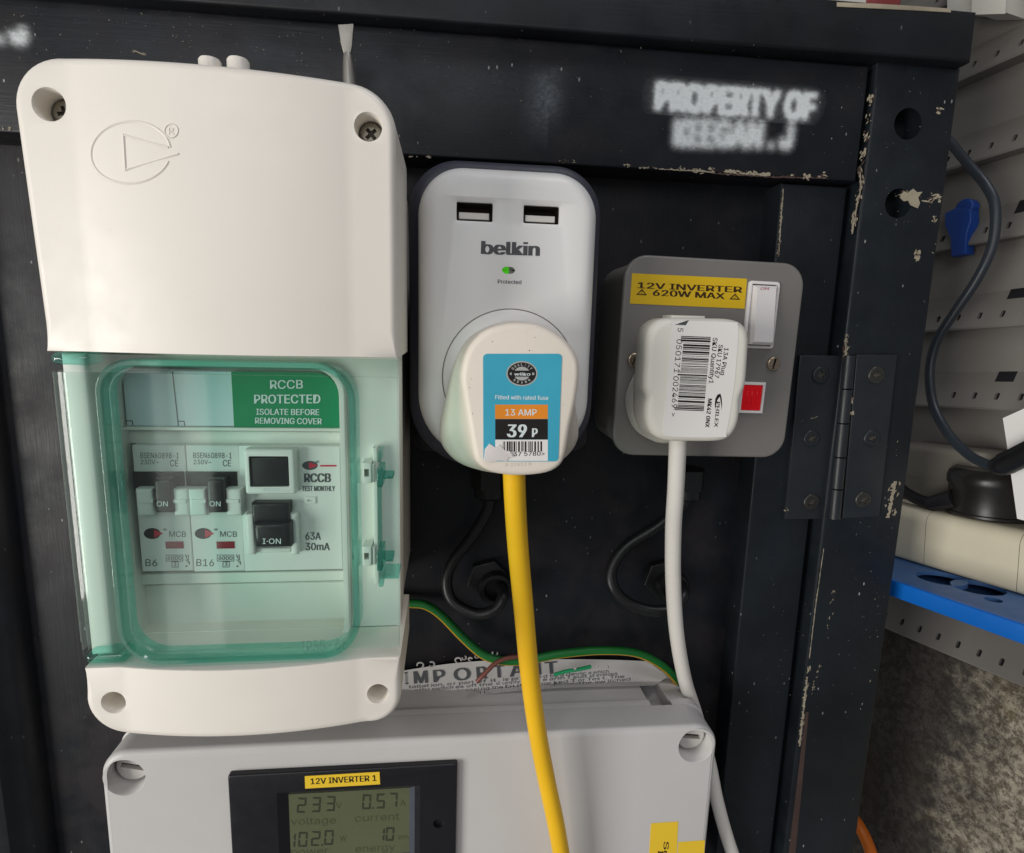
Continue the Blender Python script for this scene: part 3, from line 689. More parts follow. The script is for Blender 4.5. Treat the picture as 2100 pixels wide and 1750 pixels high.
MD = 96.0
def emblem_print(mb, mr, cx, cy, rx, ry, P):
    mb.poly([(cx + rx * math.cos(a), cy + ry * math.sin(a)) for a in [2 * math.pi * k / 20 for k in range(20)]], 0, P=P)
def breaker(dx, rating, lx):
    x0, z0, x1, z1 = pr(zq, 452 + dx, 490, 683 + dx, 1042, MD)
    b = MB(); b.box(x0 + .08, z0, x1 - .08, z1, 88.6, MD, 0.4); br = b.build('circuit_breaker', MODW, unit)
    g = MB(); r = pr(zq, 436 + dx, 606, 660 + dx, 690, MD + .6); g.box(*r, MD - 2, MD + .6, 0.25); g.build('lever_slot', BLACK, br)
    g = MB()
    for l, rr in ((447, 523), (610, 680)):
        r = pr(zq, l + dx, 682, rr + dx, 800, MD + 4.5); g.prism(rrect(*r, 0), MD - 1, MD + 4.5, 1.1)
    for l, rr in ((460, 523), (610, 668)):
        r = pr(zq, l + dx, 728, rr + dx, 744, MD + 5.0); g.box(*r, MD + 3, MD + 4.9, 0.2)
    g.build('shoulder', MODW, br)
    g = MB(); r = pr(zq, 527 + dx, 640, 603 + dx, 788, MD + 6); g.prism(rrect(*r, 0), MD - 1, MD + 6, 1.2); lv = g.build('lever', BLACK, br)
    g = MB(); g.text('ON', 540 + dx, 757, 588 + dx, 757, 22, 0, 0, pxp(zq, MD + 6.1)); g.build('lettering', INKPALE, br)
    P = pxp(zq, MD + .08); g = MB()
    g.text('BSEN60898-1', 468 + dx, 546, 636 + dx, 547, 24, 0, 0, P); g.text('230V~', 470 + dx, 573, 548 + dx, 573, 20, 0, 0, P); g.text('CE', 598 + dx, 582, 634 + dx, 582, 28, 0, 0, P)
    k = lx
    g.text('MCB', 594 + k, 890, 667 + k, 891, 24, 0, 0, P); g.text(rating, 490 + k, 1018, (542 if len(rating) == 2 else 567) + k, 1019, 30, 0, 0, P)
    def fr(l, t, r, b, w=2.5): g.rect(l, t, r, t + w, 0, P=P); g.rect(l, b - w, r, b, 0, P=P); g.rect(l, t + w, l + w, b - w, 0, P=P); g.rect(r - w, t + w, r, b - w, 0, P=P)
    fr(580 + k, 969, 655 + k, 998); g.text('6000', 587 + k, 991, 648 + k, 992, 17, 0, .01, P); fr(605 + k, 998, 635 + k, 1024); g.text('3', 614 + k, 1018, 626 + k, 1018, 16, 0, .01, P)
    for q in ([(664, 968), (668, 968), (673, 984), (669, 984)], [(676, 968), (679, 968), (679, 992), (676, 992)], [(666, 990), (680, 990), (680, 994), (666, 994)], [(672, 998), (684, 998), (684, 1012), (680, 1012), (680, 1002), (672, 1002)], [(666, 1016), (674, 1016), (674, 1022), (666, 1022)]): g.poly([(a + k, b) for a, b in q], 0, P=P)
    g.build('lettering', INKG, br)
    g = MB(); emblem_print(g, None, 520 + k, 876, 37, 24, P); g.text('®', 567 + k, 866, 584 + k, 866, 12, 0, 0, P); g.build('emblem_print', INK, br)
    g = MB(); g.poly([(528 + k, 858), (568 + k, 876), (528 + k, 896)], 0, P=pxp(zq, MD + .14)); g.build('emblem_arrow', INKRED, br)
    g = MB(); r = pr(zq, 578 + k, 912, 656 + k, 942, MD + .3); g.box(*r, MD - .5, MD + .3, 0.1); g.build('indicator_flag', FLAG, br)
breaker(0, 'B6', 0); breaker(231, 'B16', 223)
x0, z0, x1, z1 = pr(zq, 910, 492, 1347, 1037, MD)
b = MB(); b.box(x0, z0, x1, z1, 88.6, MD, 0.4); rc = b.build('residual_current_breaker', MODW, unit)
b = MB(); r = pr(zq, 922, 506, 1146, 706, MD + 4); ih = rrect(*pr(zq, 944, 538, 1118, 672, MD + 4), 0.4, 2); b.prism(rrect(*r, 1.1, 3), MD - 1, MD + 4, 1.0, holes=[ih], hdepth=3.4); b.build('test_frame', MODW, rc)
b = MB(); r = pr(zq, 948, 542, 1114, 668, MD + 3); b.prism(rrect(*r, 0), MD, MD + 3.2, 0.6); b.build('test_button', BLACK, rc)
b = MB(); P = pxp(zq, MD + 4.1); b.text('TEST', 1000, 692, 1078, 693, 14, 0, 0, P); b.build('lettering', INKPALE, rc)
b = MB()
for l, rr, t in ((930, 966, 792), (1124, 1156, 790)):
    r = pr(zq, l, t, rr, 970, MD + 3.4); b.prism(rrect(*r, 0), MD - 1, MD + 3.4, .9)
r = pr(zq, 966, 940, 1124, 960, MD + 1.5); b.box(*r, MD - 1, MD + 1.5, .5); b.build('lever_cradle', MODW, rc)
b = MB(); r = pr(zq, 956, 742, 1120, 838, MD + 4); b.prism(rrect(*r, 0), MD - 1, MD + 4.5, 1.0); r = pr(zq, 964, 832, 1124, 940, MD + 7.5); b.prism(rrect(*r, 0), MD - 1, MD + 7.5, 1.6); b.build('lever', BLACK, rc)
b = MB(); b.text('I·ON', 1003, 921, 1083, 921, 23, 0, .005, pxp(zq, MD + 7.6)); b.build('lettering', INKPALE, rc)
P = pxp(zq, MD + .08); b = MB(); b.text('RCCB', 1184, 651, 1302, 651, 38, 0, .035, P); b.text('TEST MONTHLY', 1176, 690, 1320, 690, 22, 0, .02, P); b.text('63A', 1190, 903, 1258, 903, 32, 0, .02, P); b.text('30mA', 1190, 949, 1297, 949, 32, 0, .02, P); b.text('®', 1234, 570, 1251, 570, 13, 0, 0, P); emblem_print(b, None, 1210, 578, 34, 20, P); b.build('lettering', INKG, rc)
b = MB(); P2 = pxp(zq, MD + .14); b.poly([(1206, 564), (1246, 578), (1206, 592)], 0, P=P2); b.rect(1255, 576, 1326, 583, 0, P=P2); b.build('emblem_arrow', INKRED, rc)
b = MB(); r = pr(zq, 1188, 716, 1236, 746, MD + .4); b.prism(rrect(*r, 0), MD - .5, MD + .5, .2, holes=[inset(rrect(*r, 0), .9)], hdepth=.6); b.build('indicator_window', MODW, rc)

# clips on the latch side
m = MB()
for t, bb in ((566, 656), (933, 1018)):
    r = pr(zq, 1440, t, 1480, bb, FD + 4); hh = rrect(*pr(zq, 1447, t + 28, 1468, bb - 28, FD + 4), 0); m.prism(rrect(*r, 0), FD - 3, FD + 4, .5, holes=[hh], hdepth=4)
r = pr(zq, 1488, 502, 1508, 1098, FD + 2); m.box(*r, FD - 3, FD + 2, .4); r = pr(zq, 1478, 575, 1492, 652, FD + 3.4); m.box(*r, FD - 3, FD + 3.4, .4); r = pr(zq, 1482, 940, 1496, 1014, FD + 3.4); m.box(*r, FD - 3, FD + 3.4, .4)
m.build('latch_clip', BODY, unit)

# the hinged clear window
win = MB()
prf = []
xr, xl, dw = -15.2, -116.0, 115.2
outer = [(xr, dw + 1.6)] + [(xl + 5 - 5 * math.sin(a), dw + 1.6 - 5 + 5 * math.cos(a)) for a in [math.pi / 2 * k / 7 for k in range(8)]] + [(xl, 90)]
inner = [(xl + 1.6, 90)] + [(xl + 5 - 3.4 * math.sin(a), dw + 1.6 - 5 + 3.4 * math.cos(a)) for a in [math.pi / 2 * k / 7 for k in range(8)]][::-1] + [(xr, dw)]
lp = outer + inner
win.loft([[W3(x, z, d) for x, d in lp] for z in (-106.2, -16.2)], True, True)
wo = win.build('window', CLEAR, unit)
m = MB(); m.box(-104, -16.2, xr, -10.8, dw + .1, dw + 1.7); m.build('window_edge', CLEAR, wo)
m = MB(); RD = 119.8
ro = rrect(*pr(idq, 216, 741, 733, 1360, RD), (12.5, 13, 11.5, 10), 10)
a = [ro, inset(ro, 2.1)]
m.loft([[W3(*p, dw - 3.5) for p in a[0]], [W3(*p, RD - .6) for p in a[0]], [W3(*p, RD) for p in inset(ro, .5)], [W3(*p, RD) for p in inset(ro, 1.6)], [W3(*p, RD - .6) for p in a[1]], [W3(*p, dw - 3.5) for p in a[1]], [W3(*p, dw - 3.5) for p in a[0]]])
m.build('window_rim', TEAL, wo)
m = MB(); a = [inset(ro, 2.6), inset(ro, 3.3)]
m.loft([[W3(*p, dw + 1.65) for p in a[0]], [W3(*p, dw + 2.3) for p in inset(ro, 2.8)], [W3(*p, dw + 2.3) for p in inset(ro, 3.1)], [W3(*p, dw + 1.65) for p in a[1]]]); m.build('window_bead', EMBOSS, wo)
for (l, t, r2, bb) in ((106, 723, 190, 748), (176, 1337, 262, 1359)):
    r = pr(idq, l, t, r2, bb, dw + 1); m = MB(); m.prism(rrect(*r, 1.7, 6), 111, dw + 2.2, 1.5); m.build('hinge_knuckle', TEAL, wo)
for t, bb in ((590, 668), (953, 1030)):
    r = pr(zq, 1506, t, 1528, bb, dw - 2); m = MB(); m.box(*r, 104, dw - .2, .3); ym = (t + bb) / 2 + 2
    r = pr(zq, 1528, ym - 8, 1572, ym + 8, dw - 2); m.box(*r, 106, dw - 2, .8); m.build('latch_tab', TEALD, wo)
m = MB(); r = pr(zq, 1508, 512, 1521, 560, dw - 2); m.box(*r, 106, dw - .2, .3); r = pr(zq, 1508, 676, 1524, 928, dw - 2); m.box(*r, 111, dw - .2, .3); r = pr(zq, 1514, 1038, 1532, 1100, dw - 2); m.box(*r, 106, dw - .2, .3); r = pr(zq, 1532, 1056, 1600, 1064, dw - 2); m.box(*r, 104, dw - .2, .2); m.build('stiffening_rib', TEAL, wo)
m = MB(); m.text('IP55 · 66', *lq(1140, 95), *lq(1362, 78), 24, dw + 1.75, .012); m.build('embossed_lettering', EMBOSS, wo)

# ================================================================== SURGE PROTECTED ADAPTOR
adp = thing('surge_adaptor', W3(22, 0, 38), 'white and charcoal surge protected adaptor with two usb ports and green light', 'power adaptor')
BF = 78.0
bo = rrect(-11.2, -52.3, 56.6, 57.8, (25, 24, 17, 17), 14)
usb = [rrect(*pr(bq, 297, 272, 488, 372, BF), 0.5, 2), rrect(*pr(bq, 650, 290, 838, 386, BF), 0.5, 2)]
ledh = rrect(*pr(bq, 535, 613, 605, 650, BF), 1.6, 6)
rc_ = M2(*bq(578, 1195), BF); RR = 25.6
m = MB(); rings = [[W3(*p, 58) for p in bo]]; 
for b_, dd in ((0, 66), (.5, 71), (1.6, 74.6), (3.2, 76.8), (5.2, 77.8), (7, BF)): rings.append([W3(*p, dd) for p in inset(bo, b_)])
m.loft(rings); disc = circle(*rc_, RR, 56)
m.flat(inset(bo, 7), BF, holes=[inset(h, -1.7) for h in usb] + [ledh])
for h in usb:
    big = inset(h, -1.7)
    m.loft([[W3(*p, BF) for p in big], [W3(*p, BF - .9) for p in h], [W3(*p, BF - 2.2) for p in h]])
m.loft([[W3(*p, BF) for p in ledh], [W3(*p, BF - 1) for p in ledh]])
body = m.build('front_shell', WHITE, adp, sharp=50)
for h in usb:
    m = MB(); m.loft([[W3(*p, BF - 2.2) for p in h], [W3(*p, BF - 11) for p in inset(h, .3)]]); m.flat(inset(h, .3), BF - 11)
    up = m.build('usb_port', USBIN, adp)
    xs = [p[0] for p in h]; zs = [p[1] for p in h]; m = MB(); m.box(min(xs) + .9, min(zs) + .9, max(xs) - 1.2, min(zs) + (max(zs) - min(zs)) * .5, BF - 10, BF - 2.6, .3); m.build('tongue', TONGUE, up)
lx = M2(*bq(572, 632), BF)[0]
m = MB(); h = [(min(x, lx), z) for x, z in ledh]; m.flat(h, BF - .7); m.build('indicator_light', LED, adp)
m = MB(); h = [(max(x, lx), z) for x, z in ledh]; m.flat(h, BF - .7); m.build('indicator_lens', LEDOFF, adp)
m = MB(); m.loft([[W3(*p, BF - .3) for p in circle(*rc_, RR, 64)], [W3(*p, BF + .55) for p in circle(*rc_, RR - .25, 64)], [W3(*p, BF + .9) for p in circle(*rc_, RR - .9, 64)]], False, True); m.build('socket_face', WHITE, adp)
m = MB(); m.loft([[W3(*p, BF + .05) for p in circle(*rc_, RR + .28, 64)], [W3(*p, BF + .05) for p in circle(*rc_, RR - .1, 64)]], smooth=False); m.build('socket_groove', GREYAD, adp)
m = MB(); m.prism(rrect(-15.0, -57.5, 60.6, 62.6, (27, 26, 19, 19), 14), 38, 64, 4.5, seg=5); m.build('rear_shell', CHAR, adp)
P = pxp(bq, BF + .08); m = MB(); m.text('belkin', 424, 545, 734, 556, 68, 0, .05, P); m.build('brand_lettering', INKB, adp)
m = MB(); m.text('Protected', 513, 700, 637, 704, 20, 0, .012, P); m.build('lettering', INKB, adp)

# ------------------------------------------------------------------ plug with the yellow flex
pl = thing('mains_plug', W3(25, -28, 79), 'scuffed white plug with cyan price sticker on a yellow flex', 'mains plug')
PF = 106.0
fp = [M2(*bq(*p), PF) for p in spline([(320, 1180), (352, 1050), (430, 958), (530, 915), (640, 902), (750, 918), (858, 980), (928, 1070), (947, 1160), (930, 1310), (897, 1460), (872, 1600), (842, 1662), (760, 1702), (600, 1714), (470, 1692), (402, 1642), (380, 1570), (350, 1400), (330, 1280)], 5, True)]
fc = M2(*bq(620, 1310), PF)
hb = [M2(*bq(*p), 79.5) for p in ((560, 900), (440, 935), (340, 1010), (275, 1150), (235, 1320), (208, 1450), (222, 1540), (300, 1625), (420, 1670), (570, 1690))]
ax = fc[0]; bp = hb + [(2 * ax - x, z) for x, z in hb[::-1]]
bp = spline(bp, 5, True); NR = 96
f_ = resample(fp, NR, *fc); b_2 = resample(bp, NR, ax, sum(p[1] for p in bp) / len(bp))
lerp = lambda A, B, t: [(a[0] + (b[0] - a[0]) * t, a[1] + (b[1] - a[1]) * t) for a, b in zip(A, B)]
m = MB(); rings = [[W3(*p, 79.2) for p in b_2], [W3(*p, 83) for p in b_2]]
for t, d in ((.12, 86), (.4, 91), (.72, 97), (.93, 102)): rings.append([W3(*p, d) for p in lerp(b_2, f_, t)])
for k in range(1, 6):
    a = math.pi / 2 * k / 5; rings.append([W3(*p, PF - 2.4 + 2.4 * math.sin(a)) for p in inset(f_, 2.2 * (1 - math.cos(a)))])
m.loft(rings, True, False); m.flat(inset(f_, 2.2), PF); m.build('plug_body', PLUGW, pl, sharp=50)
m = MB(); P = pxp(bq, PF + .05); so = []
for cx, cy, a0, r in ((458, 1092, 180, 22), (828, 1092, 270, 22), (812, 1615, 0, 20), (458, 1615, 90, 20)):
    so += [(cx + r * math.cos(math.radians(a0 + 18 * k)), cy + r * math.sin(math.radians(a0 + 18 * k))) for k in range(6)]
m.add([P(x, y) for x, y in so] + [Q(*bq(x, y), PF + .22) for x, y in so], [tuple(range(len(so) * 2 - 1, len(so) - 1, -1))] + [(i, (i + 1) % len(so), len(so) + (i + 1) % len(so), len(so) + i) for i in range(len(so))])
st = m.build('price_sticker', CYAN, pl)
def ell(mb, cx, cy, rx, ry, P, n=36): mb.poly([(cx + rx * math.cos(2 * math.pi * k / n), cy + ry * math.sin(2 * math.pi * k / n)) for k in range(n)], 0, P=P)
L = [pxp(bq, PF + .26 + .03 * k) for k in range(5)]
m = MB(); ell(m, 640, 1174, 82, 66, L[0]); m.build('oval_badge', FOIL, st)
m = MB(); ell(m, 640, 1174, 75, 59, L[1]); m.rect(500, 1413, 776, 1520, 0, P=L[0]); m.build('black_print', INK, st)
m = MB(); ell(m, 640, 1174, 42, 36, L[2]); 
for cx in (584, 698): ell(m, cx, 1175, 8, 7, L[2], 12)
def ringtext(mb, s, cx, cy, rx, ry, a0, a1, h, P, flip=False):
    for i, ch in enumerate(s):
        a = math.radians(a0 + (a1 - a0) * (i + .5) / len(s)); x, y = cx + rx * math.cos(a), cy + ry * math.sin(a)
        tx, ty = -math.sin(a), math.cos(a)
        if flip: tx, ty = -tx, -ty
        wd = h * .34 if ch != 'I' else h * .12
        mb.text(ch, x - tx * wd, y - ty * wd, x + tx * wd, y + ty * wd, h, 0, .03, P)
ringtext(m, 'QUALITY', 640, 1174, 51, 41, 205, 335, 14, L[2]); ringtext(m, 'BRAND', 640, 1176, 62, 51, 145, 35, 14, L[2], True); m.build('badge_print', FOIL, st)
m = MB(); m.rect(586, 1158, 694, 1190, 0, P=L[3]); m.build('badge_bar', INK, st)
m = MB(); m.text('wilko', 598, 1184, 684, 1184, 15, 0, .03, L[4], shear=.2); m.text('Fitted with rated fuse', 500, 1308, 779, 1312, 21, 0, .015, L[0]); m.text('39', 560, 1507, 664, 1508, 66, 0, .035, L[1], shear=.05); m.text('P', 692, 1507, 722, 1508, 46, 0, .03, L[1]); m.text('13 AMP', 553, 1394, 718, 1394, 33, 0, .012, L[1]); m.build('white_print', INKPALE, st)
m = MB(); m.rect(499, 1337, 776, 1412, 0, P=L[0]); m.build('orange_print', ORANGE, st)
m = MB(); m.rect(500, 1521, 776, 1632, 0, P=L[0]); m.build('barcode_panel', PAPER, st)
m = MB(); x = 540; rr = random.Random(3)
while x < 742:
    wd = rr.choice((3, 3, 5, 7, 9)); m.rect(x, 1530, x + wd, 1583, 0, P=L[1]); x += wd + rr.choice((3, 4, 5, 8))
m.text('37 5780>', 596, 1607, 760, 1604, 22, 0, .01, L[1]); m.build('barcode', INK, st)
m = MB(); tp = [(445, 1570), (470, 1540), (500, 1560), (520, 1545), (550, 1575), (575, 1580), (592, 1608), (570, 1616), (560, 1634), (520, 1628), (480, 1640), (440, 1632)]
m.prism([M2(*bq(*p), PF)[:2] for p in tp[::-1]], PF + .2, PF + .55, .12); m.prism([M2(*bq(*p), PF) for p in [(560, 1580), (575, 1578), (594, 1606), (584, 1612)]][::-1], PF + .5, PF + .95, .1); m.build('torn_patch', PAPERT, st)
m = MB(); rr = random.Random(9)
for k in range(26):
    x, y = rr.uniform(350, 920), rr.uniform(920, 1690); r = rr.uniform(1.2, 3.4) * (1 if rr.random() < .8 else 1.6)
    if 430 < x < 855 and 1060 < y < 1645: continue
    if (x - 640) ** 2 / 290 ** 2 + (y - 1300) ** 2 / 380 ** 2 > .93: continue
    m.poly([(x + r * rr.uniform(.5, 1) * math.cos(a), y + r * rr.uniform(.5, 1) * math.sin(a)) for a in (0, 1, 2.1, 3.1, 4.2, 5.3)], 0, P=pxp(bq, PF + .04))
o = m.build('dirt_speck', SLOT, pl); o['kind'] = 'stuff'
m = MB(); m.text('P 22512 S', 555, 1662, 690, 1655, 16, 0, 0, pxp(bq, PF + .06)); m.build('moulded_lettering', plastic('plug_shadow_print', (196, 184, 172), .5, .05, 0), pl)
fl = [(1054, 960, 95), (1056, 1020, 92), (1062, 1120, 86), (1073, 1240, 80), (1086, 1380, 74), (1102, 1500, 69), (1121, 1600, 66), (1140, 1690, 64), (1157, 1790, 62), (1172, 1900, 60)]
m = MB(); m.tube([Q(*p) for p in fl], 4.1, 20, 8); m.build('yellow_flex', YELCABLE, pl)

# ------------------------------------------------------------------ socket box behind the adaptor, its conduit and cable
sb = thing('socket_box', W3(24, -14, 0), 'dark steel socket box hidden behind the surge adaptor', 'socket box')
m = MB(); m.prism(rrect(-15, -57, 66, 30, 7, 6), 0, 37.8, 2.5); m.build('box', BLACK, sb)
def gland(name, px, py, d, parent, r=7.5, zlen=16):
    x, z = M2(px, py, d); m = MB()
    ring = lambda r, zz, n=24: [Vector((x + r * math.cos(2 * math.pi * k / n), -d + r * math.sin(2 * math.pi * k / n), zz)) * MM for k in range(n)]
    m.loft([ring(r * 1.25, z + zlen, 6), ring(r * 1.25, z + zlen * .35, 6)], True, True, smooth=False)
    m.loft([ring(r, z + zlen * .4), ring(r, z + 1), ring(r * .85, z), ring(r * .55, z - .2)], False, True); return m.build(name, BLKCABLE, parent)
gland('cable_gland', 1003, 1020, 18, sb)
def wall_entry(px, py, parent, r0=9.2):
    c = M2(px, py, 2); m = MB()
    hexo = rot(circle(c[0] - 3, c[1] + 4, r0 * 1.28, 6), c[0], c[1], 14); m.prism(hexo, 0, 5, .8)
    m.loft([[W3(*p, d) for p in circle(*c, r, 30)] for r, d in ((r0, 0), (r0, 8), (r0 * .9, 9.6), (r0 * .7, 9.6), (r0 * .62, 8), (r0 * .62, 1))]); return m.build('wall_gland', BLKCABLE, parent)
wall_entry(1015, 1198, sb)
m = MB(); m.tube([Q(*p) for p in ((1004, 1010, 18), (1000, 1045, 17), (968, 1100, 13), (930, 1150, 12), (916, 1195, 14), (930, 1235, 17), (975, 1258, 20), (1015, 1250, 22), (1032, 1222, 19), (1026, 1202, 8))], 2.9, 14, 8); m.build('black_cable', BLKCABLE, sb)

# ================================================================== GREY SWITCHED SOCKET
sk = thing('switched_socket', W3(117, -13, 0), 'grey metal switched socket with red neon and yellow 12V inverter label', 'socket')
ang = -0.9; PD = 42.0
po = rot(rrect(76.6, -57.8, 161.2, 32.4, 10.5, 8), 118, -13, ang)
m = MB(); m.prism(rot(rrect(78.2, -55.8, 158.5, 30.6, 9.5, 8), 118, -13, ang), 0, 39.6, 1.5); m.build('box', GREYMET, sk)
m = MB(); m.prism(po, 39.7, PD, 1.3, seg=4); m.build('faceplate', GREYMET, sk)
m = MB(); q = [M2(*pq(*p), PD) for p in ((325, 492), (1128, 528), (1145, 318), (340, 280))]; m.prism(q, PD + .02, PD + .2); yl = m.build('yellow_label', YELLAB, sk)
P = pxp(pq, PD + .26); m = MB()
m.text('12V INVERTER', 378, 383, 1112, 416, 41, 0, .045, P); m.text('620W MAX', 485, 435, 990, 460, 41, 0, .045, P)
for cx, cy in ((408, 412), (1060, 444)):
    T = [(cx - 38, cy + 18), (cx + 38, cy + 22), (cx + 3, cy - 24)]; I_ = [(cx - 23, cy + 11), (cx + 23, cy + 14), (cx + 3, cy - 11)]
    for i in range(3): j = (i + 1) % 3; m.poly([T[i], T[j], I_[j], I_[i]][::-1], 0, P=P)
    m.rect(cx, cy - 4, cx + 4, cy + 6, 0, P=P); m.rect(cx, cy + 8, cx + 4, cy + 11, 0, P=P)
m.build('lettering', INKBR, yl)
sr = pr(pq, 1130, 330, 1350, 800, PD + 1)
def skr(o): return rot(o, 118, -13, ang)
s0 = pr(pq, 1134, 328, 1352, 802, PD + 1); SWO = rrect(*s0, 1.5, 4)
m = MB(); m.prism(skr(SWO), PD - 1, PD + 1.4, .8, holes=[skr(inset(SWO, 1.4))], hdepth=2); sw = m.build('switch_surround', ROCKER, sk)
m = MB(); o = skr(rrect(s0[0] + 1.7, s0[1] + 1.8, s0[2] - 1.7, s0[3] - 2.0, 0))
def rockd(x, z): return PD + 1.0 + 2.6 * max(0, (s0[3] - z) / 28)
i1 = inset(o, 1.3); m.loft([[W3(*p, PD - .5) for p in o], [W3(*p, rockd(*p) + .2) for p in o], [W3(*p, rockd(*p) + 1.7) for p in i1]]); m.flat(i1, lambda x, z: rockd(x, z) + 1.7); m.build('rocker', ROCKER, sk, sharp=25)
m = MB(); m.text('ON', 1240, 396, 1300, 396, 18, 0, .03, pxp(pq, PD + 3.2)); m.build('worn_lettering', INKPINK, sk)
m = MB(); n0_ = pr(pq, 1094, 1036, 1270, 1254, PD + .6); nr = skr(rrect(*n0_, 0)); m.prism(nr, PD - 1, PD + 1.0, .4, holes=[inset(nr, 1.25)], hdepth=1.6); m.build('neon_surround', ROCKER, sk)
m = MB(); ni = inset(nr, 1.35); m.prism(ni, PD - .4, PD + .75, .5)
xs = [p[0] for p in ni]; zs = [p[1] for p in ni]
for k in range(3): m.box(min(xs) + 2.2 + 2.4 * k, min(zs) + 3, min(xs) + 3.0 + 2.4 * k, max(zs) - 3, PD + .5, PD + 1.05, .3)
m.build('neon_lens', NEON, sk)
for (x, y, dg) in ((1335, 914, 78), (360, 888, 70)):
    c = M2(*pq(x, y), PD + .8); screw(c[0], c[1], PD + 1.1, 3.25, 'slot', BRASS, sk, dg, .8)
px_ = thing('mains_plug', W3(100, -20, 43), 'white plug with a barcode sticker turned on its side and a white flex', 'mains plug')
XF = 74.0
ff_ = [M2(*pq(*p), XF) for p in spline([(446, 760), (470, 665), (545, 603), (660, 590), (860, 594), (1050, 602), (1135, 640), (1172, 715), (1168, 860), (1152, 1060), (1116, 1160), (1112, 1250), (1092, 1350), (1040, 1432), (950, 1462), (760, 1464), (590, 1458), (490, 1410), (446, 1310), (440, 1215), (452, 1150), (430, 1080), (438, 900)], 4, True)]
xc_ = M2(*pq(800, 1020), XF)
hb = [M2(*pq(*p), 44) for p in ((640, 625), (520, 640), (445, 700), (415, 800), (385, 930), (325, 1060), (298, 1160), (312, 1270), (360, 1370), (450, 1430), (640, 1450))]
bp = spline(hb + [(2 * 99.5 - x, z) for x, z in hb[::-1]], 5, True)
f_ = resample(ff_, NR, *xc_); b_2 = resample(bp, NR, 99.5, sum(p[1] for p in bp) / len(bp))
m = MB(); rings = [[W3(*p, 43.2) for p in b_2], [W3(*p, 52) for p in b_2], [W3(*p, 54) for p in inset(b_2, .6)]]
for t, d in ((.25, 55.0), (.75, 57.5), (1.0, 61), (1.0, 70.5)): rings.append([W3(*p, d) for p in lerp(b_2, f_, t)])
for k in range(1, 7):
    a = math.pi / 2 * k / 6; rings.append([W3(*p, XF - 3.5 + 3.5 * math.sin(a)) for p in inset(f_, 3.6 * (1 - math.cos(a)))])
m.loft(rings, True, False); m.flat(inset(f_, 3.6), XF)
r = pr(pq, 615, 575, 855, 640, 66); m.box(*r, 56, 66, 1)
m.build('plug_body', PLUGX, px_, sharp=50)
m = MB(); q = spline([(640, 615), (1040, 622), (1076, 640), (1084, 690), (1062, 1000), (1035, 1200), (1000, 1400), (980, 1425), (760, 1428), (580, 1418), (556, 1390), (575, 1200), (600, 900), (622, 660)], 3, True)
m.prism([M2(*pq(*p), XF) for p in q][::-1], XF + .02, XF + .16); bs = m.build('barcode_sticker', PAPER, px_)
P = pxp(pq, XF + .2); m = MB(); yy = 718; rr = random.Random(5); lft = lambda y: 684 - (y - 720) * .092; rgt = lambda y: 892 - (y - 720) * .095
while yy < 1240:
    wd = rr.choice((3, 3, 3, 6, 6, 10, 14)); e = 0 if not (745 < yy < 960 or 990 < yy < 1215) else 20
    m.poly([(lft(yy) + e, yy), (rgt(yy), yy + 8), (rgt(yy), yy + 8 + wd), (lft(yy) + e, yy + wd)], 0, P=P); yy += wd + rr.choice((3, 4, 4, 7, 9))
m.text('5', 662, 662, 660, 688, 38, 0, 0, P); m.text('050171', 655, 740, 634, 975, 38, 0, 0, P); m.text('002469', 631, 1000, 617, 1222, 38, 0, 0, P); m.text('>', 618, 1256, 617, 1282, 30, 0, 0, P)
m.text('13A Plug', 988, 800, 960, 990, 30, 0, .015, P); m.text('SKU 17967', 948, 778, 918, 1010, 30, 0, .015, P); m.text('SKU Quantity1', 908, 730, 878, 1050, 32, 0, .015, P)
m.text('MK42 0NX', 874, 1156, 853, 1358, 28, 0, .03, P); m.text('PHILEX', 934, 1178, 916, 1356, 24, 0, .03, P)
cr = [(960, 1122), (938, 1130), (924, 1160), (920, 1200), (926, 1235), (930, 1200), (938, 1168), (952, 1148), (966, 1146)]; m.poly(cr[::-1], 0, P=P); m.poly([(958, 1122), (968, 1150), (972, 1200), (966, 1240), (966, 1200), (958, 1160)], 0, P=P)
m.build('barcode_print', INK, bs)
m = MB(); m.add([P(640, 640), P(740, 606), P(718, 644)], [(0, 2, 1)]); m.build('lifted_corner', INKG, bs)
wf = [(1391, 880, 62), (1389, 930, 60), (1386, 1000, 55), (1381, 1080, 49), (1380, 1170, 43), (1384, 1260, 37), (1392, 1330, 31), (1406, 1400, 24), (1424, 1455, 19), (1440, 1510, 18), (1456, 1570, 20), (1470, 1640, 22), (1492, 1720, 24), (1520, 1800, 26), (1545, 1870, 26)]
m = MB(); m.tube([Q(*p) for p in wf], 3.75, 20, 8); m.build('white_flex', WHTCABLE, px_)
cb = thing('cable_entry', Q(1375, 1190, 2), 'black cable looping from under the grey socket into a round wall gland', 'cable')
gland('cable_gland', 1405, 1022, 18, cb); wall_entry(1372, 1196, cb)
m = MB(); m.tube([Q(*p) for p in ((1408, 1010, 18), (1400, 1035, 18), (1350, 1078, 16), (1285, 1120, 14), (1255, 1165, 15), (1258, 1205, 18), (1290, 1238, 21), (1340, 1253, 23), (1385, 1246, 22), (1402, 1218, 18), (1396, 1198, 8))], 3.1, 16, 8); m.build('black_cable', BLKCABLE, cb)

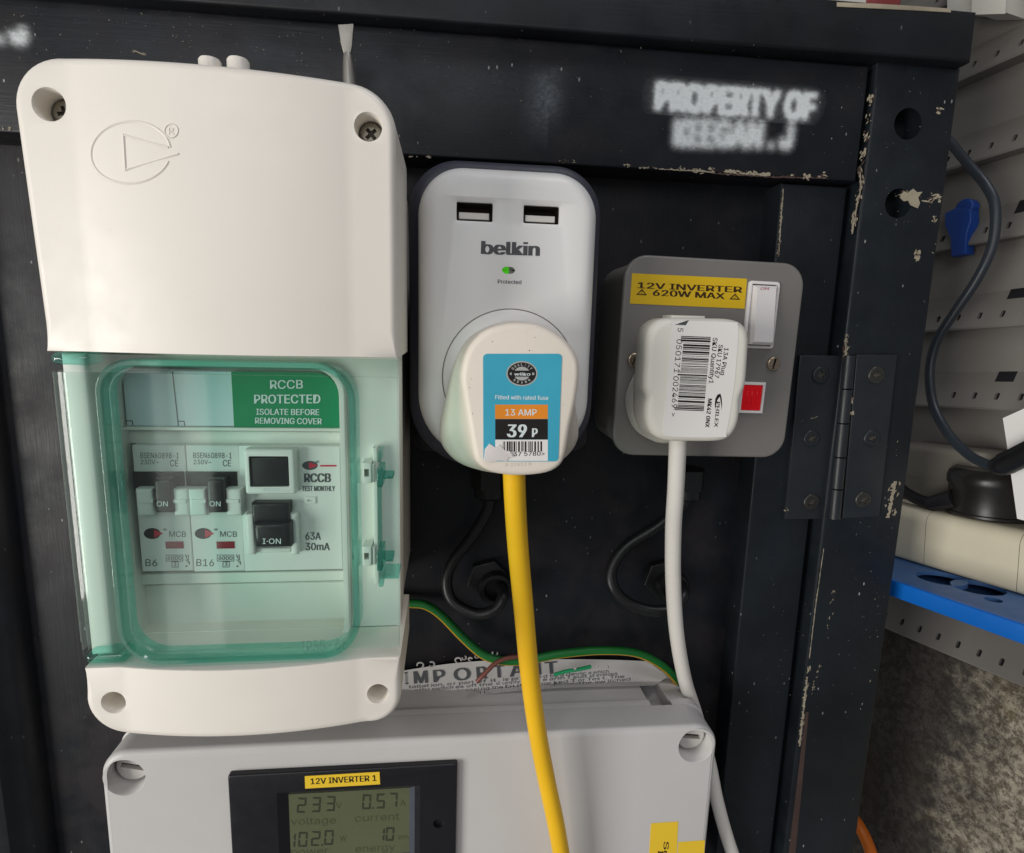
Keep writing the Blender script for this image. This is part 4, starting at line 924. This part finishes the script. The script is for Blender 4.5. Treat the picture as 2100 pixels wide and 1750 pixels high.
# ================================================================== GREY METER ENCLOSURE BELOW
z8p = conv(1900, 1950, .34868)
enc = thing('meter_enclosure', W3(-8, -240, 0), 'light grey plastic enclosure with a black framed power meter set in its lid', 'enclosure')
LD = 50.0
A_, B_ = Vector(M2(*lq(440, 569), LD)), Vector(M2(1380, 1491, LD)); la = math.degrees(math.atan2(B_.y - A_.y, B_.x - A_.x))
ex0, ex1 = mmx(203, 1560, LD), mmx(1467, 1575, LD); zt = B_.y - math.tan(math.radians(la)) * (B_.x - ex1)
def lr(o): return rot(o, ex1, zt, la)
wl, wr = M2(*lq(279, 701), LD), M2(1428.6, 1529.5, LD)
rl = abs(mmx(*lq(384, 701), LD) - mmx(*lq(174, 701), LD)) / 2; rr_ = abs(mmx(1467, 1529, LD) - mmx(1390, 1529, LD)) / 2 - .4
lo = lr(rrect(ex0, zt - 120, ex1, zt, (10, 10, rr_ + 2.6, rl + 2.6), 12))
def notched(i, dep):
    r = 9; a = rrect(ex0 + i, zt - 120 + i, ex1 - i, zt - i, r, 10); k = len(a) * 3 // 4
    z = zt - i; n = []
    for c0, c1 in ((ex1 - 17.5, ex1 - 29), (ex0 + 29, ex0 + 17.5)): n += [(c0, z), (c0, z - dep), (c1 + 1.5, z - dep), (c1, z - dep + 2), (c1, z)]
    return lr(a[:k] + n + a[k:])
m = MB(); m.prism(notched(1.6, 7), 0, 27.5, 0.6); m.build('base', GREYBOX, enc)
m = MB(); m.prism(notched(0.2, 5), 27.8, 33.5, 0.8); m.build('lid_rim', GREYBOX, enc)
m = MB(); wells = [circle(*wl, rl, 40), circle(*wr, rr_, 40)]
seg = 6; BV = 2.6; rings = [[W3(*p, 33) for p in lo]]
for k in range(seg + 1):
    a = math.pi / 2 * k / seg; rings.append([W3(*p, LD - BV + BV * math.sin(a)) for p in inset(lo, BV * (1 - math.cos(a)))])
m.loft(rings); m.flat(inset(lo, BV), LD, holes=wells)
for h, c, r in ((wells[0], wl, rl), (wells[1], wr, rr_)):
    m.loft([[W3(*p, LD) for p in h], [W3(*p, LD - .7) for p in circle(*c, r - .5, 40)], [W3(*p, LD - 19) for p in circle(*c, r - 1.1, 40)]]); m.flat(circle(*c, r - 1.1, 40), LD - 19)
lid = m.build('lid', GREYBOX, enc, sharp=50)
for c, dg in ((wl, -14), (wr, -8)):
    m = MB(); o = circle(*c, 7.3, 30); sl = rot(rrect(c[0] - 5.2, c[1] - 1.3, c[0] + 5.2, c[1] + 1.3, 0), c[0], c[1], dg)
    m.prism(o, LD - 19, LD - 7, .8, holes=[sl], hdepth=2.4, floor=False); m.flat(sl, LD - 9.3, mat=1); m.build('screw', [SCREWG, SLOT], lid)
# meter
T0, T1 = Vector(M2(*lq(779, 690), LD + 3)), Vector(M2(*lq(1894, 632), LD + 3)); me_ = (T1 - T0); mw = me_.length; me_.normalize(); dn = Vector((me_.y, -me_.x))
def mf(a, b): p = T0 + me_ * a + dn * b; return (p.x, p.y)
S0, S1 = Vector(M2(*lq(1018, 772), LD + 3)), Vector(M2(*lq(1712, 736), LD + 3)); sa, sb_ = (S0 - T0).dot(me_), (S1 - T0).dot(me_); stp = (S0 - T0).dot(dn)
bz = [mf(a, b) for a, b in rrect(0, 0, mw, 62, 1.2, 4)][::-1]
sc = [mf(a, b) for a, b in ((sa, stp), (sa, 52), (sb_, 52), (sb_, stp))]
sc2 = [mf(a, b) for a, b in ((sa + 4.5, stp + 3.4), (sa + 4.5, 49), (sb_ - 5.0, 49), (sb_ - 5.0, stp + 3.4))]
bt = circle(*M2(*lq(1803, 920), LD + 3), 2.6, 22)
m = MB(); m.prism(bz, LD - 1, LD + 3.2, .9, holes=[sc, bt], hdepth=.05, floor=False)
m.loft([[W3(*p, LD + 3.2) for p in sc], [W3(*p, LD + .6) for p in sc2]], smooth=False)
m.loft([[W3(*p, LD + 3.2) for p in bt], [W3(*p, LD + 1.6) for p in bt]]); m.flat(bt, LD + 1.6)
mt = m.build('meter_bezel', BEZEL, enc)
m = MB(); m.add([W3(*sc[2], LD + 3.15), W3(*sc[3], LD + 3.15), W3(*sc2[3], LD + .65), W3(*sc2[2], LD + .65)], [(0, 1, 2, 3)]); m.build('bezel_edge', BEZELIN, mt)
m = MB(); m.flat(sc2, LD + .62); m.build('display', LCD, mt)
P = pxp(lq, LD + .7); m = MB()
SEG = {'0': 'abcdef', '1': 'bc', '2': 'abged', '3': 'abgcd', '5': 'afgcd', '7': 'abc'}
def digit(ch, x0, y0, x1, y1, w=7.0):
    sk = -4.0; H = y1 - y0; g = 1.2
    def T(x, y): return (x + sk * (y - y0) / H * 1.2 + 3, y)
    ym = (y0 + y1) / 2; q = {'a': [(x0 + g, y0), (x1 - g, y0), (x1 - w - g, y0 + w), (x0 + w + g, y0 + w)], 'd': [(x0 + w + g, y1 - w), (x1 - w - g, y1 - w), (x1 - g, y1), (x0 + g, y1)],
         'g': [(x0 + 2, ym), (x0 + w, ym - w / 2), (x1 - w, ym - w / 2), (x1 - 2, ym), (x1 - w, ym + w / 2), (x0 + w, ym + w / 2)],
         'f': [(x0, y0 + g), (x0 + w, y0 + w + g), (x0 + w, ym - w / 2 - g), (x0, ym - g)], 'e': [(x0, ym + g), (x0 + w, ym + w / 2 + g), (x0 + w, y1 - w - g), (x0, y1 - g)],
         'b': [(x1 - w, y0 + w + g), (x1, y0 + g), (x1, ym - g), (x1 - w, ym - w / 2 - g)], 'c': [(x1 - w, ym + w / 2 + g), (x1, ym + g), (x1, y1 - g), (x1 - w, y1 - w - g)]}
    for s_ in SEG[ch]: m.poly([T(*p) for p in q[s_]], 0, P=P)
for ch, x, y in (('2', 1116, 797), ('3', 1186, 794), ('3', 1256, 789)): digit(ch, x, y, x + 44, y + 73, 9)
for ch, x, y in (('0', 1432, 781), ('5', 1500, 777), ('7', 1560, 773)): digit(ch, x, y, x + 42, y + 72, 9)
m.rect(1480, 843, 1488, 851, 0, P=P)
for ch, x, y in (('1', 1064, 968), ('0', 1122, 963), ('2', 1184, 959), ('0', 1248, 954)): digit(ch, x, y, x + 44, y + 72, 9)
m.rect(1234, 1022, 1242, 1030, 0, P=P)
for ch, x, y in (('1', 1500, 942), ('0', 1546, 940)): digit(ch, x, y, x + 40, y + 66, 9)
m.build('digits', LCDINK, mt)
m = MB()
for t, x0, y0, x1, y1, h in (('V', 1306, 852, 1332, 850, 32), ('A', 1616, 838, 1644, 836, 30), ('voltage', 1086, 930, 1304, 922, 34), ('current', 1397, 914, 1612, 904, 34), ('W', 1326, 1010, 1356, 1008, 28), ('Wh', 1604, 1000, 1656, 998, 20), ('power', 1088, 1078, 1268, 1070, 34), ('energy', 1399, 1062, 1592, 1052, 34)): m.text(t, x0, y0, x1, y1, h, 0, 0.0, P)
m.build('lettering', LCDTXT, mt)
m = MB(); m.prism([M2(*lq(*p), LD + 3.3) for p in ((1156, 752), (1519, 731), (1516, 671), (1154, 692))], LD + 3.22, LD + 3.4); l1 = m.build('yellow_label', YELLAB2, enc)
m = MB(); m.text('12V INVERTER 1', 1182, 732, 1502, 715, 28, 0, .02, pxp(lq, LD + 3.46)); m.build('lettering', INK, l1)
m = MB(); m.prism([M2(*z8p(*p), LD) for p in ((100, 2300), (350, 2300), (385, 1475), (152, 1490))], LD + .02, LD + .18); l2 = m.build('yellow_sticker', YELLAB2, enc)
m = MB(); P = pxp(z8p, LD + .24); m.text('So', 262, 1648, 256, 1790, 44, 0, .02, P); m.text('I', 212, 1728, 211, 1752, 44, 0, .05, P); m.build('lettering', INK, l2)
m = MB(); m.prism([M2(*z8p(*p), LD) for p in ((354, 2300), (580, 2300), (615, 1635), (387, 1652))], LD + .02, LD + .14); m.build('yellow_sticker', YELLAB2, enc)

# ------------------------------------------------------------------ earth wire, peeled notice and offcuts on top of the enclosure
m = MB()
ew = [(800, 1230, 6), (838, 1237, 7), (872, 1241, 8), (905, 1262, 9), (950, 1308, 11), (990, 1342, 13), (1030, 1355, 14), (1080, 1354, 14), (1150, 1341, 13), (1230, 1334, 12), (1300, 1338, 12), (1345, 1357, 12), (1378, 1384, 12), (1400, 1418, 11), (1425, 1480, 9), (1448, 1545, 9), (1470, 1615, 9), (1488, 1690, 9), (1500, 1770, 9), (1510, 1850, 9)]
m.tube([Q(*p) for p in ew], 2.35, 18, 8, matf=lambda k: 1 if 0.40 < k < 0.70 else 0)
tag(m.build('earth_wire', [EARTHG, EARTHY]), 'green and yellow striped wire looping over the grey meter enclosure', 'wire')
note = MB(); nu, nv = 40, 7
topc = spline([(800, 1380), (835, 1374), (900, 1364), (965, 1357), (1050, 1353), (1150, 1352), (1250, 1353), (1328, 1356)], 6); botc = spline([(790, 1456), (835, 1446), (900, 1437), (970, 1428), (1050, 1418), (1150, 1411), (1250, 1408), (1342, 1406)], 6)
nn = len(topc)
def npt(i, j, off=0.0):
    t = j / (nv - 1); a, b = topc[i], botc[i]; cur = 3.5 * max(0, t - .75) ** 2 * 16
    x = a[0] + (b[0] - a[0]) * t; y = a[1] + (b[1] - a[1]) * t
    if i == nn - 1: x += 34 * (1 - abs(t - .62) / .62) if t < .62 else 34 * (1 - (t - .62) / .38)
    return Q(x, y, 4 + 9 * t + cur + off)
vs = [npt(i, j) for i in range(nn) for j in range(nv)]; note.add(vs, [(i * nv + j, i * nv + j + 1, (i + 1) * nv + j + 1, (i + 1) * nv + j) for i in range(nn - 1) for j in range(nv - 1)], 0, True)
vs = [npt(i, j, -.25) for i in range(nn) for j in range(nv)]; note.add(vs, [(i * nv + j, (i + 1) * nv + j, (i + 1) * nv + j + 1, i * nv + j + 1) for i in range(nn - 1) for j in range(nv - 1)], 0, True)
nt_ = tag(note.build('notice', plastic('dull_paper', (196, 194, 192), 0.6, 0.05, 0.3, dirt=0.3)), 'curled white IMPORTANT notice peeling off on top of the grey enclosure', 'sticker')
def PN(x, y):
    mid = [topc[k][0] + (botc[k][0] - topc[k][0]) * .5 for k in range(nn)]; k = min(max(sum(1 for q in mid if q < x) - 1, 0), nn - 2); f = min(max((x - mid[k]) / (mid[k + 1] - mid[k]), 0), 1)
    a1 = topc[k][1] + (topc[k + 1][1] - topc[k][1]) * f; b1_ = botc[k][1] + (botc[k + 1][1] - botc[k][1]) * f
    t = min((y - a1) / (b1_ - a1), .97); return Q(x, y, 4 + 9 * t + 3.5 * max(0, t - .75) ** 2 * 16 + .3)
m = MB(); ch = 'IMPORTANT'; xs0 = [831, 849, 889, 931, 978, 1012, 1045, 1082, 1118]; xs1 = [837, 878, 914, 966, 1000, 1036, 1077, 1110, 1144]
for c, a, b in zip(ch, xs0, xs1): yb = lambda x: 1403 - (x - 838) * .072; m.text(c, a, yb(a), b, yb(b), 25, 0, .035, PN)
for t, a, b, y0, sl in (('tallation, or part of it, is protected by a device which', 838, 1253, 1412, -.079), ('cally switches off the supply if an earth fault develops', 838, 1271, 1420, -.084), ('arterly by pressing the button marked T or Test. The', 838, 1285, 1428, -.086), ('device should switch off the supply and be switched', 838, 1298, 1436, -.089)):
    n = 9; k = len(t) / n
    for i in range(n):
        s_ = t[int(i * k):int((i + 1) * k)].strip()
        if not s_: continue
        x0 = a + (b - a) * i / n; x1 = a + (b - a) * (i + .9) / n; m.text(s_, x0, y0 + sl * (x0 - a), x1, y0 + sl * (x1 - a), 6.2, 0, 0, PN)
m.build('lettering', INKG, nt_)
m = MB(); m.tube([Q(*p) for p in ((978, 1398, 22), (992, 1384, 22), (1014, 1362, 20), (1038, 1350, 18), (1070, 1346, 16))], 1.2, 10, 6)
tag(m.build('wire_offcut', COPPER), 'brown wire offcut lying across the IMPORTANT notice', 'wire offcut')
m = MB(); m.tube([Q(*p) for p in ((1136, 1384, 17), (1160, 1377, 17), (1185, 1373, 17), (1212, 1367, 16))], 1.0, 8, 6)
tag(m.build('wire_offcut', GREENOFF), 'short green plastic offcut lying on the notice beyond the yellow flex', 'wire offcut')
m = MB()
for cx, cy in ((940, 1354), (952, 1349), (965, 1352), (978, 1346), (992, 1342), (1003, 1348), (1015, 1340), (885, 1362), (862, 1364), (1180, 1372), (1225, 1366), (1245, 1368)):
    r = random.uniform(3, 7) if cx < 1100 else random.uniform(1.5, 3); a0 = random.random() * 6
    m.tube([Q(cx + r * math.cos(a0 + k * .9), cy + r * .8 * math.sin(a0 + k * .9), 12 + (6 if cx > 1100 else 0) + k * .3) for k in range(6)], .45, 6, 3)
tag(m.build('plastic_shavings', SWARF), 'curly white drilling shavings on the back edge of the notice', 'shavings', kind='stuff')

# ------------------------------------------------------------------ screwdriver stowed behind the consumer unit
sd = thing('screwdriver', Q(714, 200, 40), 'flat steel screwdriver tip standing up behind the cream consumer unit', 'screwdriver')
m = MB(); zq1 = lambda *p: M2(p[0] * .42317, p[1] * .42317, 40)
m.prism([zq1(*p) for p in ((1668, 266), (1700, 266), (1708, 225), (1714, 118), (1638, 121), (1652, 210))], 39, 40.6, .3); m.build('blade', STEEL, sd)
m = MB(); tp_, bt_ = Q(1684 * .42317, 258 * .42317, 39.6), Q(1700 * .42317, 470 * .42317, 39.6); m.tube([tp_, tp_ + (bt_ - tp_) * .3, bt_, bt_ + (bt_ - tp_) * .5], lambda t: 1.45 + 1.5 * min(1, t * 1.6), 16, 6); m.build('shaft', STEEL, sd)
m = MB(); e = bt_ + (bt_ - tp_) * .5; m.tube([e, e + Vector((0, 0, -.02)), e + Vector((0, 0, -.05))], 6, 14, 4); m.build('handle', BLACK, sd)

# ================================================================== THE BACK WALL SIDE: LOUVRED PANEL, TRAY AND ADAPTORS
POSTSHADE = 0.045
def concrete(name):
    m, nt, N, L, p = newmat(name); co = N.new('ShaderNodeTexCoord').outputs['Object']
    a = nz(nt, co, 150, 6, 0.8); b = nz(nt, co, 560, 4, 0.75); st = ramp(nt, nz(nt, co, 11, 3, .6), .5, .62)
    col = mix(nt, ramp(nt, a, .44, .56), lin((104, 96, 82)), lin((176, 168, 150))); col = mix(nt, ramp(nt, b, .56, .66), col, lin((66, 58, 48)))
    col = mix(nt, mul(nt, st, .8), col, lin((120, 96, 44)))
    sx_ = N.new('ShaderNodeSeparateXYZ'); L.new(co, sx_.inputs[0])            # shade beside the door post, painted into the render's colour
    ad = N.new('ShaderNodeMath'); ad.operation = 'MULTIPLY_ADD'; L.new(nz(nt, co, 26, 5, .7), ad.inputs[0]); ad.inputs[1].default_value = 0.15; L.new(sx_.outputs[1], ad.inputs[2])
    col = mix(nt, ramp(nt, ad.outputs[0], POSTSHADE, POSTSHADE + .05, 0, .88), col, lin((36, 30, 31)))
    L.new(col, p.inputs['Base Color']); p.inputs['Roughness'].default_value = .9; bump(nt, p, b, .8, .0015); return m
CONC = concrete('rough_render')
gu, gv = 150, 130; Uv = np.linspace(-160, 260, gu); Vv = np.linspace(-620, -170, gv)
def vnoise(n0, n1, cell, seed):
    r = np.random.default_rng(seed); h, w_ = int(n1 / cell) + 3, int(n0 / cell) + 3; g = r.random((h, w_))
    y, x = np.meshgrid(np.arange(n1) / cell, np.arange(n0) / cell, indexing='ij'); yi, xi = y.astype(int), x.astype(int); fy, fx = y - yi, x - xi; fy = fy * fy * (3 - 2 * fy); fx = fx * fx * (3 - 2 * fx)
    return (g[yi, xi] * (1 - fy) + g[yi + 1, xi] * fy) * (1 - fx) + (g[yi, xi + 1] * (1 - fy) + g[yi + 1, xi + 1] * fy) * fx
hgt = vnoise(gu, gv, 14, 1) * 7 + vnoise(gu, gv, 4, 2) * 3 + vnoise(gu, gv, 1.6, 3) * 2.0
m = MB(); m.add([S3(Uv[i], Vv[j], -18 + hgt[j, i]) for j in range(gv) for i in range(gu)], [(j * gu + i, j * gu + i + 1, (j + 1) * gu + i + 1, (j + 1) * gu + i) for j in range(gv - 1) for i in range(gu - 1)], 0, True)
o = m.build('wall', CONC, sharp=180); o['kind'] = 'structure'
lpn = thing('louvred_panel', S3(0, -100, 0), 'grey steel louvred tool panel with slotted holes beside the door frame', 'tool panel')
vb = [US(2050, y, 7)[1] for y in (139, 323, 495, 672, 840)]; per = (vb[0] - vb[4]) / 4; vlow = US(2040, 1367, 0)[1]
vb = [vb[0] + per] + vb + [vb[4] - per, vb[4] - 2 * per, vlow + .5]
m = MB(); FRW = lambda x, z, d: S3(x, z, d)
m.box(-120, vlow - 1, 320, vb[0] + 70, -3, 0, fr=FRW); m.build('back_sheet', LOUVRE, lpn)
sq = [(2057, 766, 5), (2082, 594, 4), (2100, 416, 3)]
for i, b in enumerate(vb):
    m = MB(); t0, t1 = b + per * .44, b + 1.2; n0, n1 = .3, 13.0
    def fr(x, z, d, t0=t0, t1=t1): k = (z - t1) / (t0 - t1); return S3(x, z, n1 + (n0 - n1) * k + d)
    u0, u1 = -115, 300; hs = []; ub = 3.0
    for k in range(-8, 24):
        c = ub + 12.6 * k
        if c < u0 + 8 or c > u1 - 8: continue
        hs.append(rrect(c - 1.25, b + 6.0, c + 1.25, b + 10.2, 1.0, 3))
    o = [(u0, t1), (u1, t1), (u1, t0), (u0, t0)]
    m.flat(o, 0, fr, holes=hs)
    for h in hs: m.loft([[fr(x, z, 0) for x, z in h], [fr(x, z, -2.4) for x, z in h]]); m.flat(h, -2.4, fr, mat=1)  # black floor paints the dark inside behind each slot
    m.add([S3(u0, t1, n1), S3(u1, t1, n1), S3(u1, b, n1 - .6), S3(u0, b, n1 - .6), S3(u1, b + .6, 0), S3(u0, b + .6, 0)], [(0, 1, 2, 3), (3, 2, 4, 5)])
    lv = m.build('louvre', [LOUVRE, BLACK], lpn)
    for (px, py, ii) in sq:
        if ii == i:
            uu, vv = US(px, py, 5); g = MB(); g.box(uu - 5, vv - 5, uu + 5, vv + 5, -1, .12, fr=fr); g.build('square_slot_shade', BLACK, lv)  # flush black square painted for the notch's dark inside
def QV(px, py, v):
    r = ray(px, py); C0 = Vector((0, -DCAM, 0)) - SA; t = (v - C0.dot(SV)) / r.dot(SV); q = C0 + r * t; return q.dot(SU), q.dot(SN)
TN = 92.0; vt = US(1850, 1198, TN)[1]; ut = US(1850, 1198, TN)[0]
tr = thing('tray', S3(0, vt - 8, 45), 'blue plastic tray with round cut-outs carrying the socket strip', 'tray')
FT = lambda x, z, d: S3(x, vt - 2.5 + d, z)
h1, h2, h3 = QV(1928, 1186, vt), QV(2003, 1205, vt), QV(2037, 1230, vt)
m = MB(); m.prism(rrect(-150, 6, 75, TN - .5, 2, 3), 0, 2.5, .5, FT, holes=[circle(h1[0], h1[1] - 1, 12.5, 36), circle(h2[0], h2[1] - 1, 12.5, 36), circle(*h3, 4, 20)], hdepth=2.5, floor=False, back=False); m.build('deck', BLUED, tr)
m = MB(); vbm = US(1850, 1231, TN)[1]; m.prism(rrect(-150, vbm, 75, vt + .2, .8, 3), TN - 3, TN, .6, FRW); m.build('front_rim', BLUE, tr)
m = MB(); m.prism(rrect(-150, 6, 75, TN - 3.5, 0), vbm - vt + 3, vbm - vt + 4.5, 0, FT); m.build('shade_deck', BLUED, tr)  # added plate closing the underside so the cut-outs stay dark
BN = QV(1894, 1162, vt)[1]; bu = QV(1894, 1162, vt)[0]; vtop = US(1960, 1062, BN)[1]
ss = thing('socket_strip', S3(0, vt, BN - 25), 'yellowed white socket strip lying on the blue tray', 'socket strip')
def segm(u0, u1, name, mat=CREAMB):
    m = MB(); o = rrect(BN - 58, vt + .3, BN, vtop, (2, 3, 8, 8), 8)
    m.loft([[S3(u0 + .8, b, a) for a, b in inset(o, .8)], [S3(u0, b, a) for a, b in o], [S3(u1, b, a) for a, b in o], [S3(u1 - .8, b, a) for a, b in inset(o, .8)]], True, True); return m.build(name, mat, ss)
ub2 = US(2088, 1170, BN)[0]
segm(-140, ub2, 'housing'); segm(ub2 + .25, bu, 'housing'); segm(bu + .25, 84, 'end_cap')
an = BN - 22
va = US(1990, 925, an)[1]; ua0, ua1 = US(2018, 960, an)[0], 78
ga = thing('grey_adaptor', S3((ua0 + ua1) / 2, vtop, an - 18), 'dusty grey rounded adaptor on the socket strip behind a black plug', 'adaptor')
m = MB(); m.prism(rrect(ua0, an - 36, ua1, an, 9, 8), vtop - vt + 2.6, va - vt + 2.5, 4.5, FT, seg=5); m.build('housing', GREYAD, ga)
m = MB(); m.prism(rrect(ua0 - .15, an - 36.2, ua1 + .15, an + .15, 9, 8), (vtop + va) / 2 - vt, (vtop + va) / 2 - vt + .4, 0, FT); m.build('seam', GREYAD, ga)
bn = BN - 4
bp_ = thing('black_plug', S3(US(2020, 1000, bn)[0], vtop, bn - 20), 'glossy black plug sitting on the socket strip with a black lead', 'plug')
uc = US(2032, 1000, bn - 20)[0]; vp0, vp1 = vtop + .4, US(2010, 968, bn)[1]
m = MB(); o = circle(uc, bn - 21, 22, 44); FP = lambda x, z, d: S3(x, vp0 + d, z); H_ = vp1 - vp0
m.loft([[FP(*p, d) for p in inset(o, b_)] for b_, d in ((1.2, 0), (.2, .8), (.2, 2.0), (1.0, 2.6), (1.0, H_ * .62), (0, H_ * .68), (0, H_ * .82), (1.0, H_ * .93), (3.5, H_), )], True, True); m.build('plug_body', BLACKD, bp_)
m = MB(); p0, p1 = QS(1945, 1026, bn - 4), QS(1908, 1034, bn - 4); m.tube([p0 + (p0 - p1) * .4, p0, p1], lambda t: 6.2 - 1.6 * t, 16, 5); m.build('strain_relief', BLACK, bp_)
m = MB(); m.tube([QS(*p) for p in ((1915, 1033, bn - 4), (1885, 1025, bn - 4), (1858, 1010, bn - 6), (1825, 985, bn - 10))], 3.6, 14, 6); m.build('lead', BLKCABLE, bp_)
wa = thing('white_adaptor', QS(2090, 1050, BN + 6), 'tall white plastic adaptor at the picture edge on the socket strip', 'adaptor')
m = MB(); m.prism([US(x, y, BN + 6) for x, y in ((2094, 1058), (2160, 1075), (2160, 820), (2066, 862), (2072, 900))], BN - 22, BN + 6, 2, FRW); m.build('housing', WHITE, wa)
hc = thing('hanging_cable', QS(1957, 300, 40), 'dark blue grey cable hanging in a loop in front of the louvred panel', 'cable')
pth = [(1930, 270, 30), (1957, 302, 34), (1990, 342, 40), (2022, 380, 42), (2041, 425, 42), (2036, 500, 42), (2005, 570, 44), (1955, 645, 46), (1921, 700, 48), (1907, 760, 50), (1914, 830, 54), (1945, 890, 60), (1990, 935, 66), (2035, 956, 70)]
m = MB(); m.tube([QS(*p) for p in pth], 2.6, 14, 8); m.build('cable', GREYCABLE, hc)
m = MB(); m.tube([QS(*p) for p in ((2034, 956, 70), (2052, 955, 70), (2070, 950, 70))], lambda t: 3.2 + 2.2 * math.sin(min(1, t * 1.6) * 1.5), 16, 5); m.build('cable_boot', BLKCABLE, hc)
m = MB(); m.tube([QS(*p) for p in ((2062, 951, 70), (2090, 938, 71), (2130, 918, 73), (2170, 900, 74))], 5.8, 16, 5); m.build('cable_socket', BLKCABLE, hc)
cl = thing('hook', QS(1965, 470, 10), 'dark blue plastic hook clipped to the louvred panel', 'hook')
m = MB(); m.prism([US(x, y, 14) for x, y in ((1952, 527), (1982, 521), (1984, 482), (1993, 452), (1992, 428), (1962, 426), (1938, 438), (1939, 464), (1950, 488))][::-1], 7, 15, 1, FRW); m.build('body', BLUEC, cl)
m = MB(); c = US(1977, 426, 14); m.prism(circle(c[0], c[1], 5.4, 24), 8, 14.6, 1, FRW); m.build('tab', BLUEC, cl)
c2 = US(2026, 10, 20)
tk = thing('pvc_trunking', S3(c2[0], c2[1], 10), 'white plastic trunking end above the louvred panel beside the beam', 'trunking')
m = MB(); m.prism([US(x, y, 24) for x, y in ((1996, 26), (2058, 24), (2062, -60), (1996, -60))], 2, 24, 1, FRW); m.build('body', PVC, tk)
m = MB(); m.prism([US(x, y, 20) for x, y in ((1946, 20), (1988, 22), (1988, -60), (1946, -60))], 2, 20, 1, FRW); m.build('body', PVC, tk)
tb = thing('storage_tub', W3(190, 146, -5), 'pale plastic tub with a reddish band standing on top of the beam', 'tub')
m = MB(); m.prism(rrect(60, b2_[1] + .3, 214, 200, 2, 3), -24, 12, 2); m.build('body', PVC, tb)
m = MB(); m.prism(rrect(196, b2_[1] + 2, 214.3, 170, 1, 3), -24.2, 12.3, 1); m.build('band', plastic('dull_red', (120, 52, 52), .5, .1, .3), tb)
m = MB(); m.prism([M2(*p, BD) for p in ((1716, 14), (1800, 18), (1880, 22), (1950, 26), (1948, 18), (1880, 13), (1800, 8), (1716, 5))], BD - .3, BD + .25, .1); m.build('worn_edge', CHIP, frame)
m = MB(); m.tube([QS(*p) for p in ((1745, 1670, 40), (1768, 1705, 40), (1788, 1755, 38), (1800, 1820, 36))], 4.2, 12, 5)
tag(m.build('orange_cable', plastic('orange_flex', (214, 110, 26), .45, .05, .2)), 'orange cable dropping behind the foot of the door post', 'cable')
